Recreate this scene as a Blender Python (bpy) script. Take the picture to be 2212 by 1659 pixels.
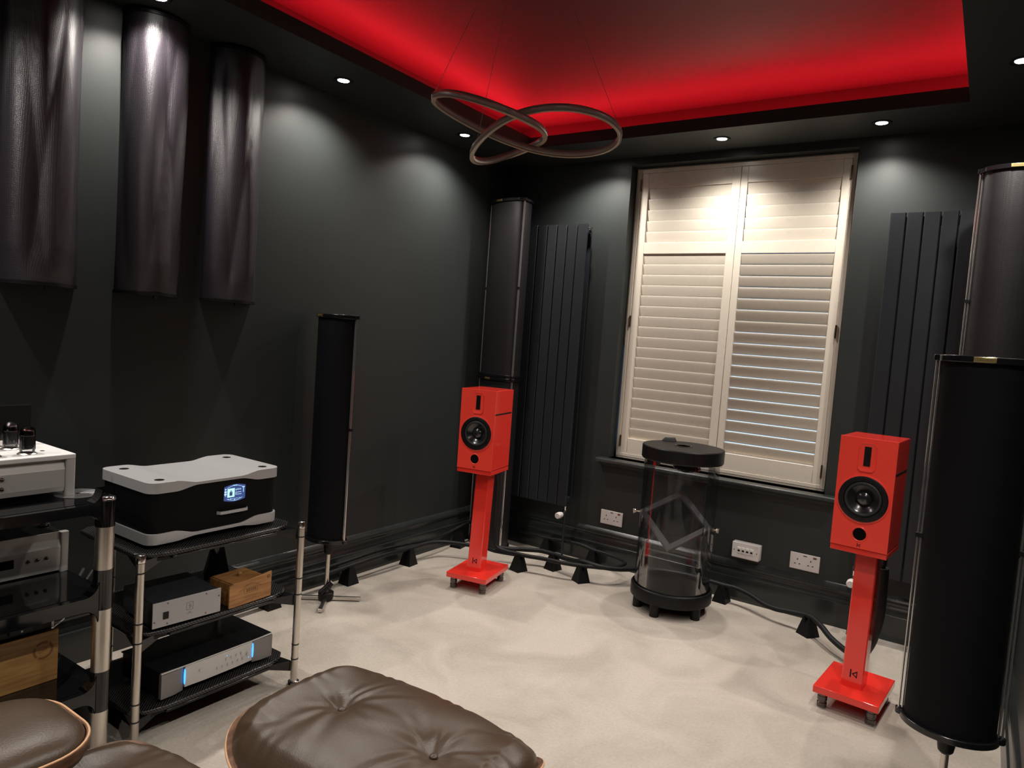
import bpy, math, random
from math import sin, cos, pi, radians, sqrt
from mathutils import Vector, Matrix

random.seed(7)
for o in list(bpy.data.objects):
    bpy.data.objects.remove(o, do_unlink=True)
SC = bpy.context.scene
COL = SC.collection

# ------------------------------------------------------------------ camera
cam_d = bpy.data.cameras.new('camera')
cam = bpy.data.objects.new('camera', cam_d)
COL.objects.link(cam)
SC.camera = cam
cam_d.sensor_fit = 'HORIZONTAL'
cam_d.sensor_width = 36.0
cam_d.lens = 1524.03 / 2212 * 36.0
cam_d.clip_start = 0.02
yaw, pitch, roll = 0.593720, 0.0656746, 0.0723140
F_ = Vector((-sin(yaw) * cos(pitch), cos(yaw) * cos(pitch), -sin(pitch)))
R_ = Vector((cos(yaw), sin(yaw), 0))
U_ = R_.cross(F_)
Rr = R_ * cos(roll) + U_ * sin(roll)
Ur = -R_ * sin(roll) + U_ * cos(roll)
cam.matrix_world = Matrix((
    (Rr.x, Ur.x, -F_.x, 2.73397), (Rr.y, Ur.y, -F_.y, -3.85595),
    (Rr.z, Ur.z, -F_.z, 1.34), (0, 0, 0, 1)))

# ------------------------------------------------------------------ world, exposure
w = bpy.data.worlds.new('world')
SC.world = w
w.use_nodes = True
bg = w.node_tree.nodes['Background']
bg.inputs[0].default_value = (0.50, 0.72, 1.0, 1)
bg.inputs[1].default_value = 1.7
SC.view_settings.view_transform = 'Standard'
SC.view_settings.look = 'None'
SC.view_settings.gamma = 1
SC.view_settings.exposure = 0.0
SC.view_settings.use_curve_mapping = False
SC.cycles.use_denoising = True
SC.cycles.max_bounces = 8
SC.cycles.transparent_max_bounces = 16
SC.cycles.caustics_reflective = False
SC.cycles.caustics_refractive = False
SC.cycles.sample_clamp_indirect = 4.0
SC.cycles.use_light_tree = True
SPOT_W = 54.0        # each recessed downlight
SPOT_COL = (1.0, 0.935, 0.86)
LED_W = 7.2          # per metre of red strip

# ------------------------------------------------------------------ materials
MATS = {}


def nt(m):
    m.use_nodes = True
    return m.node_tree, m.node_tree.nodes['Principled BSDF']


def mat(name, col, rough=0.5, metal=0.0, spec=0.5, var=0.0, vscale=8.0, bump=0.0, bscale=60.0,
        coat=0.0, sheen=0.0, emit=None, estr=0.0, aniso=0.0, detail=3.0, rvar=0.04):
    if name in MATS:
        return MATS[name]
    m = bpy.data.materials.new(name)
    t, b = nt(m)
    N, L = t.nodes, t.links
    b.inputs['Base Color'].default_value = (*col, 1)
    b.inputs['Roughness'].default_value = rough
    b.inputs['Metallic'].default_value = metal
    b.inputs['Specular IOR Level'].default_value = spec
    b.inputs['Coat Weight'].default_value = coat
    b.inputs['Coat Roughness'].default_value = 0.05
    b.inputs['Sheen Weight'].default_value = sheen
    b.inputs['Anisotropic'].default_value = aniso
    tc = N.new('ShaderNodeTexCoord')
    no = N.new('ShaderNodeTexNoise')
    no.inputs['Scale'].default_value = vscale
    no.inputs['Detail'].default_value = detail
    L.new(tc.outputs['Object'], no.inputs['Vector'])
    if var > 0:
        mx = N.new('ShaderNodeMix')
        mx.data_type = 'RGBA'
        mx.inputs[6].default_value = (*[c * (1 - var) for c in col], 1)
        mx.inputs[7].default_value = (*[min(1, c * (1 + var)) for c in col], 1)
        L.new(no.outputs['Fac'], mx.inputs[0])
        L.new(mx.outputs[2], b.inputs['Base Color'])
    mr = N.new('ShaderNodeMapRange')
    mr.inputs['To Min'].default_value = max(0.02, rough - rvar)
    mr.inputs['To Max'].default_value = min(1, rough + rvar)
    L.new(no.outputs['Fac'], mr.inputs['Value'])
    L.new(mr.outputs['Result'], b.inputs['Roughness'])
    if bump > 0:
        n2 = N.new('ShaderNodeTexNoise')
        n2.inputs['Scale'].default_value = bscale
        n2.inputs['Detail'].default_value = 4
        L.new(tc.outputs['Object'], n2.inputs['Vector'])
        bp = N.new('ShaderNodeBump')
        bp.inputs['Strength'].default_value = bump
        bp.inputs['Distance'].default_value = 0.004
        L.new(n2.outputs['Fac'], bp.inputs['Height'])
        L.new(bp.outputs['Normal'], b.inputs['Normal'])
    if emit:
        b.inputs['Emission Color'].default_value = (*emit, 1)
        b.inputs['Emission Strength'].default_value = estr
    MATS[name] = m
    return m


def glassy(name, tint=(1, 1, 1), ior=1.45, rough=0.0, gain=1.0):
    m = bpy.data.materials.new(name)
    m.use_nodes = True
    N, L = m.node_tree.nodes, m.node_tree.links
    N.clear()
    out = N.new('ShaderNodeOutputMaterial')
    mx = N.new('ShaderNodeMixShader')
    tr = N.new('ShaderNodeBsdfTransparent')
    tr.inputs[0].default_value = (*tint, 1)
    gl = N.new('ShaderNodeBsdfGlossy')
    gl.inputs['Roughness'].default_value = rough
    fr = N.new('ShaderNodeFresnel')
    fr.inputs[0].default_value = ior
    mu = N.new('ShaderNodeMath')
    mu.operation = 'MULTIPLY'
    mu.inputs[1].default_value = gain
    mu.use_clamp = True
    L.new(fr.outputs[0], mu.inputs[0])
    L.new(mu.outputs[0], mx.inputs[0])
    L.new(tr.outputs[0], mx.inputs[1])
    L.new(gl.outputs[0], mx.inputs[2])
    L.new(mx.outputs[0], out.inputs[0])
    MATS[name] = m
    return m


def weave(name, col, rough, scale, strength, spec=0.5, sheen=0.0, ang=0.0, col2=None):
    """woven cloth: two crossed fine waves as bump"""
    m = mat(name, col, rough, spec=spec, sheen=sheen, var=0.15, vscale=5)
    t = m.node_tree
    N, L = t.nodes, t.links
    b = N['Principled BSDF']
    tc = N.new('ShaderNodeTexCoord')
    vo = N.new('ShaderNodeTexVoronoi')
    vo.inputs['Scale'].default_value = scale
    vo.inputs['Randomness'].default_value = 0.25
    L.new(tc.outputs['Object'], vo.inputs['Vector'])
    bp = N.new('ShaderNodeBump')
    bp.inputs['Strength'].default_value = strength
    bp.inputs['Distance'].default_value = 0.0015
    L.new(vo.outputs['Distance'], bp.inputs['Height'])
    L.new(bp.outputs['Normal'], b.inputs['Normal'])
    return m


def wood(name, c1, c2, axis=1, scale=14.0, rough=0.45, dist=3.0):
    m = bpy.data.materials.new(name)
    t, b = nt(m)
    N, L = t.nodes, t.links
    tc = N.new('ShaderNodeTexCoord')
    mp = N.new('ShaderNodeMapping')
    s = [scale, scale, scale]
    s[axis] = scale * 0.07
    mp.inputs['Scale'].default_value = s
    L.new(tc.outputs['Object'], mp.inputs['Vector'])
    no = N.new('ShaderNodeTexNoise')
    no.inputs['Scale'].default_value = 6
    no.inputs['Detail'].default_value = 8
    no.inputs['Distortion'].default_value = dist * 0.1
    L.new(mp.outputs[0], no.inputs['Vector'])
    cr = N.new('ShaderNodeValToRGB')
    cr.color_ramp.elements[0].position = 0.35
    cr.color_ramp.elements[1].position = 0.68
    cr.color_ramp.elements[0].color = (*c1, 1)
    cr.color_ramp.elements[1].color = (*c2, 1)
    L.new(no.outputs['Fac'], cr.inputs[0])
    L.new(cr.outputs[0], b.inputs['Base Color'])
    b.inputs['Roughness'].default_value = rough
    MATS[name] = m
    return m


WALL = mat('wall_paint', (0.0245, 0.0285, 0.0280), 0.42, spec=0.35, var=0.06, vscale=3, bump=0.06, bscale=220)
SOFF = mat('soffit_paint', (0.0245, 0.0285, 0.0280), 0.5, spec=0.3, var=0.05, vscale=3, bump=0.04, bscale=200)
TRIM = mat('trim_gloss_paint', (0.022, 0.026, 0.0255), 0.24, spec=0.6, var=0.05)
CEIL = mat('ceiling_paint', (0.036, 0.031, 0.031), 0.55, spec=0.3, var=0.10, vscale=2.2)
BLACK = mat('black_lacquer', (0.006, 0.006, 0.007), 0.18, spec=0.5)
BLACKM = mat('black_satin', (0.006, 0.006, 0.0065), 0.42, spec=0.28)
GLOSSB = mat('black_gloss_acrylic', (0.004, 0.004, 0.005), 0.06, spec=0.6, rvar=0.02)
RUBBER = mat('black_rubber', (0.012, 0.012, 0.013), 0.6)
CHROME = mat('polished_chrome', (0.78, 0.77, 0.75), 0.12, metal=1.0, rvar=0.03)
DCHROME = mat('smoked_chrome', (0.13, 0.12, 0.12), 0.15, metal=1.0, rvar=0.03)
STEEL = mat('brushed_steel', (0.62, 0.58, 0.53), 0.30, metal=1.0, aniso=0.5)
ROD = mat('clear_acrylic_rod', (0.72, 0.70, 0.69), 0.12, metal=0.9)
SILVER = mat('bead_blasted_silver', (0.53, 0.53, 0.54), 0.34, metal=0.4, bump=0.02, bscale=500)
SILVERM = mat('silver_front_plate', (0.56, 0.54, 0.52), 0.42, metal=0.25)
GREYP = mat('grey_front_panel', (0.22, 0.21, 0.21), 0.40, metal=0.5)
GOLD = mat('gold_badge', (0.85, 0.66, 0.28), 0.3, metal=1.0)
GOLDINK = mat('badge_ink', (0.10, 0.07, 0.02), 0.5)
RED = mat('red_gloss_lacquer', (0.78, 0.036, 0.024), 0.12, spec=0.5, coat=0.6, rvar=0.02)
REDM = mat('red_satin_front', (0.88, 0.056, 0.036), 0.32, spec=0.45)
WHITEP = mat('white_plastic', (0.72, 0.68, 0.66), 0.35)
CREAM = mat('cream_shutter_paint', (0.66, 0.60, 0.51), 0.28, spec=0.5)
DARKM = mat('dark_hinge_metal', (0.10, 0.075, 0.05), 0.35, metal=0.9)
CLOTH = weave('black_speaker_cloth', (0.0045, 0.0045, 0.0055), 0.7, 700, 0.25, spec=0.12)
CLOTHS = weave('charcoal_perforated_skin', (0.012, 0.011, 0.012), 0.42, 420, 0.35, spec=0.4)
SHINY = weave('shiny_dimpled_black_fabric', (0.013, 0.010, 0.0145), 0.42, 330, 0.55, spec=0.75)
RAD = mat('anthracite_radiator', (0.017, 0.020, 0.024), 0.38, spec=0.45)
HOSE = mat('braided_black_hose', (0.008, 0.008, 0.009), 0.5, spec=.3, bump=0.3, bscale=300)
LEATHER = mat('brown_leather', (0.058, 0.036, 0.021), 0.38, spec=0.5, var=0.12, vscale=6, bump=0.12, bscale=260)
WALNUT = wood('walnut_veneer', (0.075, 0.032, 0.016), (0.20, 0.10, 0.055), axis=1, scale=10)
PLYEDGE = mat('ply_edge', (0.62, 0.36, 0.20), 0.5, var=0.15, vscale=60)
OAK = wood('honey_oak', (0.30, 0.15, 0.045), (0.46, 0.26, 0.09), axis=1, scale=16, rough=0.5)
CEDAR = wood('cedar_box', (0.28, 0.12, 0.035), (0.46, 0.23, 0.08), axis=1, scale=16, rough=0.5)
BURN = mat('burnt_mark', (0.12, 0.05, 0.018), 0.7)
GLASS = glassy('clear_glass', (0.97, 0.975, 0.98), 1.38, 0.0, 0.62)
TUBEG = glassy('tube_glass', (0.9, 0.9, 0.9), 1.5, 0.0, 1.5)
PANE = glassy('window_glass', (0.9, 0.95, 1.0), 1.5)
PLATE = mat('grey_tube_plate', (0.05, 0.05, 0.055), 0.45, metal=0.5)
GETTER = mat('silver_getter', (0.10, 0.07, 0.07), 0.05, metal=1.0)
RINGM = mat('taupe_ring_metal', (0.46, 0.38, 0.36), 0.22, spec=0.5, metal=0.35)
RINGD = mat('opal_diffuser', (0.40, 0.33, 0.25), 0.35)
LENS = mat('lit_lens', (1, 1, 1), 0.3, emit=(1.0, 0.97, 0.92), estr=30.0)
LEDR = mat('red_led_strip', (1, 0.05, 0.05), 0.4, emit=(1.0, 0.02, 0.03), estr=4.0)
BLUELED = mat('blue_led', (0.1, 0.4, 1), 0.3, emit=(0.05, 0.36, 1.0), estr=1.6)
SCRN = mat('screen_navy', (0.01, 0.02, 0.05), 0.2, emit=(0.045, 0.075, 0.24), estr=1.0)
SCRL = mat('screen_light', (0.2, 0.3, 0.4), 0.2, emit=(0.50, 0.80, 1.0), estr=1.0)
SCRG = mat('screen_green_white', (0.2, 0.3, 0.4), 0.2, emit=(0.55, 0.98, 0.93), estr=1.0)
SCRD = mat('screen_dark_art', (0.01, 0.02, 0.05), 0.2, emit=(0.03, 0.07, 0.15), estr=1.0)
BRONZE = mat('bronze_knob', (0.16, 0.11, 0.10), 0.2, metal=1.0)
WIRE = mat('thin_steel_wire', (0.35, 0.30, 0.28), 0.35, metal=0.8)

# compact disc: real thin film interference
CDM = mat('disc_film', (0.50, 0.50, 0.51), 0.28, metal=0.8, aniso=0.9)
_b = CDM.node_tree.nodes['Principled BSDF']
try:
    _b.inputs['Thin Film Thickness'].default_value = 620
    _b.inputs['Thin Film IOR'].default_value = 1.6
except KeyError:
    pass

# carpet: pile relief, faint brushed patches
CARPET = bpy.data.materials.new('cream_carpet')
t, b = nt(CARPET)
N, L = t.nodes, t.links
tc = N.new('ShaderNodeTexCoord')
n1 = N.new('ShaderNodeTexNoise'); n1.inputs['Scale'].default_value = 3.2; n1.inputs['Detail'].default_value = 5; n1.inputs['Distortion'].default_value = 0.8
n2 = N.new('ShaderNodeTexNoise'); n2.inputs['Scale'].default_value = 90; n2.inputs['Detail'].default_value = 6
cr = N.new('ShaderNodeValToRGB')
cr.color_ramp.elements[0].position = 0.38; cr.color_ramp.elements[0].color = (0.41, 0.360, 0.305, 1)
cr.color_ramp.elements[1].position = 0.62; cr.color_ramp.elements[1].color = (0.495, 0.440, 0.380, 1)
mx = N.new('ShaderNodeMix'); mx.data_type = 'RGBA'; mx.blend_type = 'MULTIPLY'; mx.inputs[0].default_value = 0.35
mr = N.new('ShaderNodeMapRange'); mr.inputs['From Min'].default_value = 0.3; mr.inputs['From Max'].default_value = 0.7; mr.inputs['To Min'].default_value = 0.75; mr.inputs['To Max'].default_value = 1.1
bp = N.new('ShaderNodeBump'); bp.inputs['Strength'].default_value = 0.55; bp.inputs['Distance'].default_value = 0.006
L.new(tc.outputs['Object'], n1.inputs['Vector']); L.new(tc.outputs['Object'], n2.inputs['Vector'])
L.new(n1.outputs['Fac'], cr.inputs[0]); L.new(cr.outputs[0], mx.inputs[6])
L.new(n2.outputs['Fac'], mr.inputs['Value']); L.new(mr.outputs[0], mx.inputs[7])
L.new(mx.outputs[2], b.inputs['Base Color']); L.new(n2.outputs['Fac'], bp.inputs['Height']); L.new(bp.outputs['Normal'], b.inputs['Normal'])
b.inputs['Roughness'].default_value = 0.95
b.inputs['Specular IOR Level'].default_value = 0.1
b.inputs['Sheen Weight'].default_value = 0.15

# carbon fibre
CARBON = bpy.data.materials.new('carbon_fibre')
t, b = nt(CARBON)
N, L = t.nodes, t.links
tc = N.new('ShaderNodeTexCoord')
wv = N.new('ShaderNodeTexWave'); wv.wave_type = 'BANDS'; wv.bands_direction = 'DIAGONAL'; wv.inputs['Scale'].default_value = 60
cr = N.new('ShaderNodeValToRGB')
cr.color_ramp.elements[0].position = 0.45; cr.color_ramp.elements[0].color = (0.004, 0.004, 0.005, 1)
cr.color_ramp.elements[1].position = 0.60; cr.color_ramp.elements[1].color = (0.040, 0.037, 0.036, 1)
L.new(tc.outputs['Object'], wv.inputs['Vector']); L.new(wv.outputs['Fac'], cr.inputs[0]); L.new(cr.outputs[0], b.inputs['Base Color'])
b.inputs['Roughness'].default_value = 0.25


# ------------------------------------------------------------------ mesh helpers
class M:
    def __init__(self):
        self.v, self.f = [], []
        self.mx = None

    def add(self, vs, fs):
        k = len(self.v)
        if self.mx is not None:
            vs = [tuple(self.mx @ Vector(p)) for p in vs]
        self.v += [tuple(p) for p in vs]
        self.f += [tuple(i + k for i in f) for f in fs]
        return self

    def box(self, x0, x1, y0, y1, z0, z1):
        vs = [(x, y, z) for z in (z0, z1) for y in (y0, y1) for x in (x0, x1)]
        return self.add(vs, [(0, 2, 3, 1), (4, 5, 7, 6), (0, 1, 5, 4), (2, 6, 7, 3), (0, 4, 6, 2), (1, 3, 7, 5)])

    def prism(self, poly, z0, z1, top=None):
        n = len(poly)
        tp = top or poly
        vs = [(x, y, z0) for x, y in poly] + [(x, y, z1) for x, y in tp]
        fs = [tuple(reversed(range(n))), tuple(range(n, 2 * n))]
        fs += [(i, (i + 1) % n, n + (i + 1) % n, n + i) for i in range(n)]
        return self.add(vs, fs)

    def extr(self, poly, axis, a0, a1):
        """poly given in the two other axes, extruded along axis (0 x, 1 y)"""
        n = len(poly)

        def P(p, a):
            return (a, p[0], p[1]) if axis == 0 else (p[0], a, p[1])
        vs = [P(p, a0) for p in poly] + [P(p, a1) for p in poly]
        fs = [tuple(reversed(range(n))), tuple(range(n, 2 * n))]
        fs += [(i, (i + 1) % n, n + (i + 1) % n, n + i) for i in range(n)]
        return self.add(vs, fs)

    def lathe(self, prof, n=32, c=(0, 0, 0), axis=2, closed=False):
        vs, fs = [], []
        for r, h in prof:
            for i in range(n):
                a = 2 * pi * i / n
                p = (r * cos(a), r * sin(a), h)
                if axis == 0:
                    p = (p[2], p[0], p[1])
                elif axis == 1:
                    p = (p[1], p[2], p[0])
                vs.append((p[0] + c[0], p[1] + c[1], p[2] + c[2]))
        m = len(prof)
        for j in range(m - 1 + (1 if closed else 0)):
            for i in range(n):
                a, b2 = j * n + i, j * n + (i + 1) % n
                c2, d = ((j + 1) % m) * n + (i + 1) % n, ((j + 1) % m) * n + i
                fs.append((a, b2, c2, d))
        if not closed:
            fs.append(tuple(reversed(range(n))))
            fs.append(tuple(range((m - 1) * n, m * n)))
        return self.add(vs, fs)

    def cyl(self, p0, p1, r0, r1=None, n=16):
        r1 = r0 if r1 is None else r1
        p0, p1 = Vector(p0), Vector(p1)
        d = (p1 - p0).normalized()
        a = d.orthogonal().normalized()
        b2 = d.cross(a)
        vs = []
        for p, r in ((p0, r0), (p1, r1)):
            for i in range(n):
                t2 = 2 * pi * i / n
                vs.append(tuple(p + a * (r * cos(t2)) + b2 * (r * sin(t2))))
        fs = [tuple(reversed(range(n))), tuple(range(n, 2 * n))]
        fs += [(i, (i + 1) % n, n + (i + 1) % n, n + i) for i in range(n)]
        return self.add(vs, fs)

    def sweep(self, path, prof, closed=False, up=(0, 0, 1)):
        """prof: list of (side, up) offsets"""
        P = [Vector(p) for p in path]
        n, k = len(P), len(prof)
        vs, fs = [], []
        up = Vector(up)
        for i in range(n):
            if closed:
                d = P[(i + 1) % n] - P[i - 1]
            else:
                d = P[min(i + 1, n - 1)] - P[max(i - 1, 0)]
            d.normalize()
            s = d.cross(up)
            if s.length < 1e-3:
                s = d.cross(Vector((0, 1, 0.01)))
            s.normalize()
            u = s.cross(d)
            for a, b2 in prof:
                vs.append(tuple(P[i] + s * a + u * b2))
        for i in range(n if closed else n - 1):
            j = (i + 1) % n
            for q in range(k):
                fs.append((i * k + q, i * k + (q + 1) % k, j * k + (q + 1) % k, j * k + q))
        if not closed:
            fs.append(tuple(reversed(range(k))))
            fs.append(tuple(range((n - 1) * k, n * k)))
        return self.add(vs, fs)

    def tube(self, path, r, n=10, closed=False):
        return self.sweep(path, [(r * cos(2 * pi * i / n), r * sin(2 * pi * i / n)) for i in range(n)], closed)


def spline(pts, m=6, closed=False):
    P = [Vector(p) for p in pts]
    n = len(P)
    out = []
    for i in range(n if closed else n - 1):
        if closed:
            a, b2, c, d = P[i - 1], P[i], P[(i + 1) % n], P[(i + 2) % n]
        else:
            a, b2, c, d = P[max(i - 1, 0)], P[i], P[i + 1], P[min(i + 2, n - 1)]
        for k in range(m):
            t2 = k / m
            out.append(0.5 * ((2 * b2) + (c - a) * t2 + (2 * a - 5 * b2 + 4 * c - d) * t2 ** 2 + (3 * b2 - a - 3 * c + d) * t2 ** 3))
    if not closed:
        out.append(P[-1])
    return out


def rrect(x0, x1, y0, y1, r, n=6):
    out = []
    for cx, cy, a0 in ((x1 - r, y1 - r, 0), (x0 + r, y1 - r, 90), (x0 + r, y0 + r, 180), (x1 - r, y0 + r, 270)):
        for i in range(n + 1):
            a = radians(a0 + 90 * i / n)
            out.append((cx + r * cos(a), cy + r * sin(a)))
    return out


def obj(name, mb, material, parent=None, bevel=0.0, smooth=35, kind=None, label=None, seg=2):
    me = bpy.data.meshes.new(name)
    me.from_pydata(mb.v, [], mb.f)
    me.validate()
    me.update()
    me.materials.append(material)
    if smooth:
        me.polygons.foreach_set('use_smooth', [True] * len(me.polygons))
        me.set_sharp_from_angle(angle=radians(smooth))
    o = bpy.data.objects.new(name, me)
    COL.objects.link(o)
    if parent is not None:
        o.parent = parent
    if bevel > 0:
        md = o.modifiers.new('bevel', 'BEVEL')
        md.width = bevel
        md.segments = seg
        md.limit_method = 'ANGLE'
        md.angle_limit = radians(40)
    if kind:
        o['kind'] = kind
    if label:
        o['label'] = label
    return o


def tag(o, label, cat, group=None):
    o['label'] = label
    o['category'] = cat
    if group:
        o['group'] = group
    return o


def thing(name, label, cat, loc=(0, 0, 0), rz=0.0, group=None):
    o = bpy.data.objects.new(name, None)
    o.empty_display_size = 0.05
    COL.objects.link(o)
    o.location = loc
    o.rotation_euler = (0, 0, rz)
    return tag(o, label, cat, group)


def struct(name, mb=None, material=None, parent=None, **k):
    if mb is None:
        o = bpy.data.objects.new(name, None)
        COL.objects.link(o)
    else:
        o = obj(name, mb, material, parent, **k)
    o['kind'] = 'structure'
    return o


def copy_tree(o, parent=None):
    c = o.copy()
    COL.objects.link(c)
    c.parent = parent
    for ch in list(o.children):
        copy_tree(ch, c)
    return c


def text(name, s, size, depth, material, parent, mx, label=None, sx=1.0):
    """flat lettering as a thin mesh; mx maps text plane (x right, y up, z out)"""
    cu = bpy.data.curves.new('t', 'FONT')
    cu.body = s
    cu.size = size
    cu.extrude = depth / 2
    cu.align_x = 'CENTER'
    cu.align_y = 'CENTER'
    cu.resolution_u = 2
    to = bpy.data.objects.new('t', cu)
    COL.objects.link(to)
    bpy.context.view_layer.update()
    me = bpy.data.meshes.new_from_object(to.evaluated_get(bpy.context.evaluated_depsgraph_get()))
    bpy.data.objects.remove(to, do_unlink=True)
    for v in me.vertices:
        v.co = mx @ Vector((v.co.x * sx, v.co.y, v.co.z + depth / 2))
    me.materials.clear()
    me.materials.append(material)
    o = bpy.data.objects.new(name, me)
    COL.objects.link(o)
    o.parent = parent
    if label:
        o['label'] = label
    return o


def face_mx(origin, right, up):
    r, u = Vector(right).normalized(), Vector(up).normalized()
    n = r.cross(u)
    o = Vector(origin)
    return Matrix(((r.x, u.x, n.x, o.x), (r.y, u.y, n.y, o.y), (r.z, u.z, n.z, o.z), (0, 0, 0, 1)))


# ------------------------------------------------------------------ room shell
XL, XR, YB, YF = -0.022, 2.915, 0.022, -5.05
ZS, ZC = 2.45, 2.65
fl = M().box(XL - .1, XR + .1, YF - .1, YB + .1, -0.08, 0)
struct('floor', fl, CARPET, smooth=0)
struct('wall_left', M().box(XL - .12, XL, YF - .12, YB + .3, -.08, ZC + .1), WALL, smooth=0)
struct('wall_right', M().box(XR, XR + .12, YF - .12, YB + .3, -.08, ZC + .1), WALL, smooth=0)
struct('wall_front', M().box(XL, XR, YF - .12, YF, 0, ZC + .1), WALL, smooth=0)
WX0, WX1, WZ0, WZ1 = 0.862, 2.090, 0.655, 2.406
wb = M()
wb.box(XL, WX0, YB, YB + .3, 0, ZC + .1)
wb.box(WX1, XR, YB, YB + .3, 0, ZC + .1)
wb.box(WX0, WX1, YB, YB + .3, 0, WZ0 - .012)
wb.box(WX0, WX1, YB, YB + .3, WZ1, ZC + .1)
struct('wall_back', wb, WALL, smooth=0)

ceil = struct('ceiling', M().box(XL - .1, XR + .1, YF - .1, YB + .1, ZC, ZC + .08), CEIL, smooth=0)
LX0, LX1, LY1, LY0 = 0.378, 2.553, -0.355, -4.66      # lip of the recess
sf = M()
sf.box(XL, LX0, YF, YB, ZS, ZS + .018)
sf.box(LX1, XR, YF, YB, ZS, ZS + .018)
sf.box(LX0, LX1, LY1, YB, ZS, ZS + .018)
sf.box(LX0, LX1, YF, LY0, ZS, ZS + .018)
so = struct('soffit', sf, SOFF, ceil, smooth=0)
lip = M()
lip.box(LX0 - .018, LX0, LY0 - .018, LY1 + .018, ZS + .018, ZS + .062)
lip.box(LX1, LX1 + .018, LY0 - .018, LY1 + .018, ZS + .018, ZS + .062)
lip.box(LX0, LX1, LY1, LY1 + .018, ZS + .018, ZS + .062)
lip.box(LX0, LX1, LY0 - .018, LY0, ZS + .018, ZS + .062)
struct('cove_lip', lip, SOFF, ceil, smooth=0)
CX0, CX1, CY1, CY0 = 0.150, 2.781, -0.110, -4.90
cv = M()
cv.box(XL, CX0, YF, YB, ZS + .018, ZC)
cv.box(CX1, XR, YF, YB, ZS + .018, ZC)
cv.box(CX0, CX1, CY1, YB, ZS + .018, ZC)
cv.box(CX0, CX1, YF, CY0, ZS + .018, ZC)
struct('cove_back', cv, CEIL, ceil, smooth=0)

# hidden red LED strips on the cove floor, tilted up and inwards
led = thing('red_light_strip', 'red LED light strip glowing inside the ceiling recess', 'strip light', (0, 0, 0))
off = 0.075
z_led = ZS + 0.058
segs = [((CX0 + off, (CY0 + CY1) / 2), (1, 0), CY1 - CY0 - .2), ((CX1 - off, (CY0 + CY1) / 2), (-1, 0), CY1 - CY0 - .2),
        (((CX0 + CX1) / 2, CY1 - off), (0, -1), CX1 - CX0 - .2), (((CX0 + CX1) / 2, CY0 + off), (0, 1), CX1 - CX0 - .2)]
for (cx, cy), (ix, iy), ln in segs:
    s = M()
    hw = .005
    if ix:
        s.box(cx - hw, cx + hw, cy - ln / 2, cy + ln / 2, ZS + .0185, ZS + .024)
    else:
        s.box(cx - ln / 2, cx + ln / 2, cy - hw, cy + hw, ZS + .0185, ZS + .024)
    st = obj('strip', s, LEDR, led, smooth=0)
    ld = bpy.data.lights.new('led', 'AREA')
    ld.shape = 'RECTANGLE'
    ld.size = ln
    ld.size_y = 0.012
    ld.energy = LED_W * ln
    ld.color = (1.0, 0.012, 0.022)
    lo = bpy.data.objects.new('led_glow', ld)
    COL.objects.link(lo)
    lo.parent = led
    d = Vector((ix * 0.30, iy * 0.30, 0.95)).normalized()
    q = (-d).to_track_quat('Z', 'Y')
    # long side along the strip: build the basis by hand
    zax = -d
    xax = Vector((0, 1, 0)) if ix else Vector((1, 0, 0))
    yax = zax.cross(xax).normalized()
    lo.matrix_local = Matrix(((xax.x, yax.x, zax.x, cx), (xax.y, yax.y, zax.y, cy), (xax.z, yax.z, zax.z, z_led), (0, 0, 0, 1)))

# baseboards with moulding, profile (out, height)
bprof = [(0, 0), (.024, 0), (.024, .124), (.0225, .1265), (.017, .128), (.016, .146), (.012, .158), (.009, .164), (.009, .170), (.015, .174), (.018, .181), (.018, .189), (.015, .198), (.009, .207), (.004, .214), (0, .217)]
bl = M().extr([(XL + a, h) for a, h in bprof], 1, YF, YB)
struct('baseboard_left', bl, TRIM, smooth=25)
struct('baseboard_right', M().extr([(XR - a, h) for a, h in bprof], 1, YF, YB), TRIM, smooth=25)
struct('baseboard_back', M().extr([(YB - a, h) for a, h in bprof], 0, XL, XR), TRIM, smooth=25)
struct('baseboard_front', M().extr([(YF + a, h) for a, h in bprof], 0, XL, XR), TRIM, smooth=25)

# ------------------------------------------------------------------ window
win = struct('window_1')
f = M()
yw0, yw1 = .235, .285
f.box(WX0, WX0 + .05, yw0, yw1, WZ0, WZ1); f.box(WX1 - .05, WX1, yw0, yw1, WZ0, WZ1)
f.box(WX0 + .05, WX1 - .05, yw0, yw1, WZ1 - .05, WZ1); f.box(WX0 + .05, WX1 - .05, yw0, yw1, WZ0, WZ0 + .06)
f.box(WX0 + .05, WX1 - .05, yw0, yw1, 1.50, 1.54)
obj('window_frame', f, CREAM, win, bevel=.003)
obj('window_pane', M().box(WX0 + .045, WX1 - .045, .258, .262, WZ0 + .05, 1.505), PANE, win, smooth=0)
obj('window_pane', M().box(WX0 + .045, WX1 - .045, .258, .262, 1.535, WZ1 - .045), PANE, win, smooth=0)
# sill board with rounded nose
sp = [(YB + .22, WZ0), (-.034, WZ0), (-.042, WZ0 - .006), (-.044, WZ0 - .014), (-.040, WZ0 - .021), (-.010, WZ0 - .024), (.016, WZ0 - .040), (YB, WZ0 - .052), (YB, WZ0 - .012), (YB + .22, WZ0 - .012)]
sill = M().extr([(a, h) for a, h in sp[:4]] + [(sp[4][0], sp[4][1]), (-.004, WZ0 - .024), (.010, WZ0 - .036), (YB - .0005, WZ0 - .050)] + [(YB - .0005, WZ0)], 0, 0.808, 2.150)
inner = M().box(WX0 + .001, WX1 - .001, YB - .001, .235, WZ0 - .012, WZ0)
sillo = struct('trim_1', sill, TRIM, smooth=30)
obj('sill_board', inner, TRIM, sillo, smooth=0)

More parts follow.
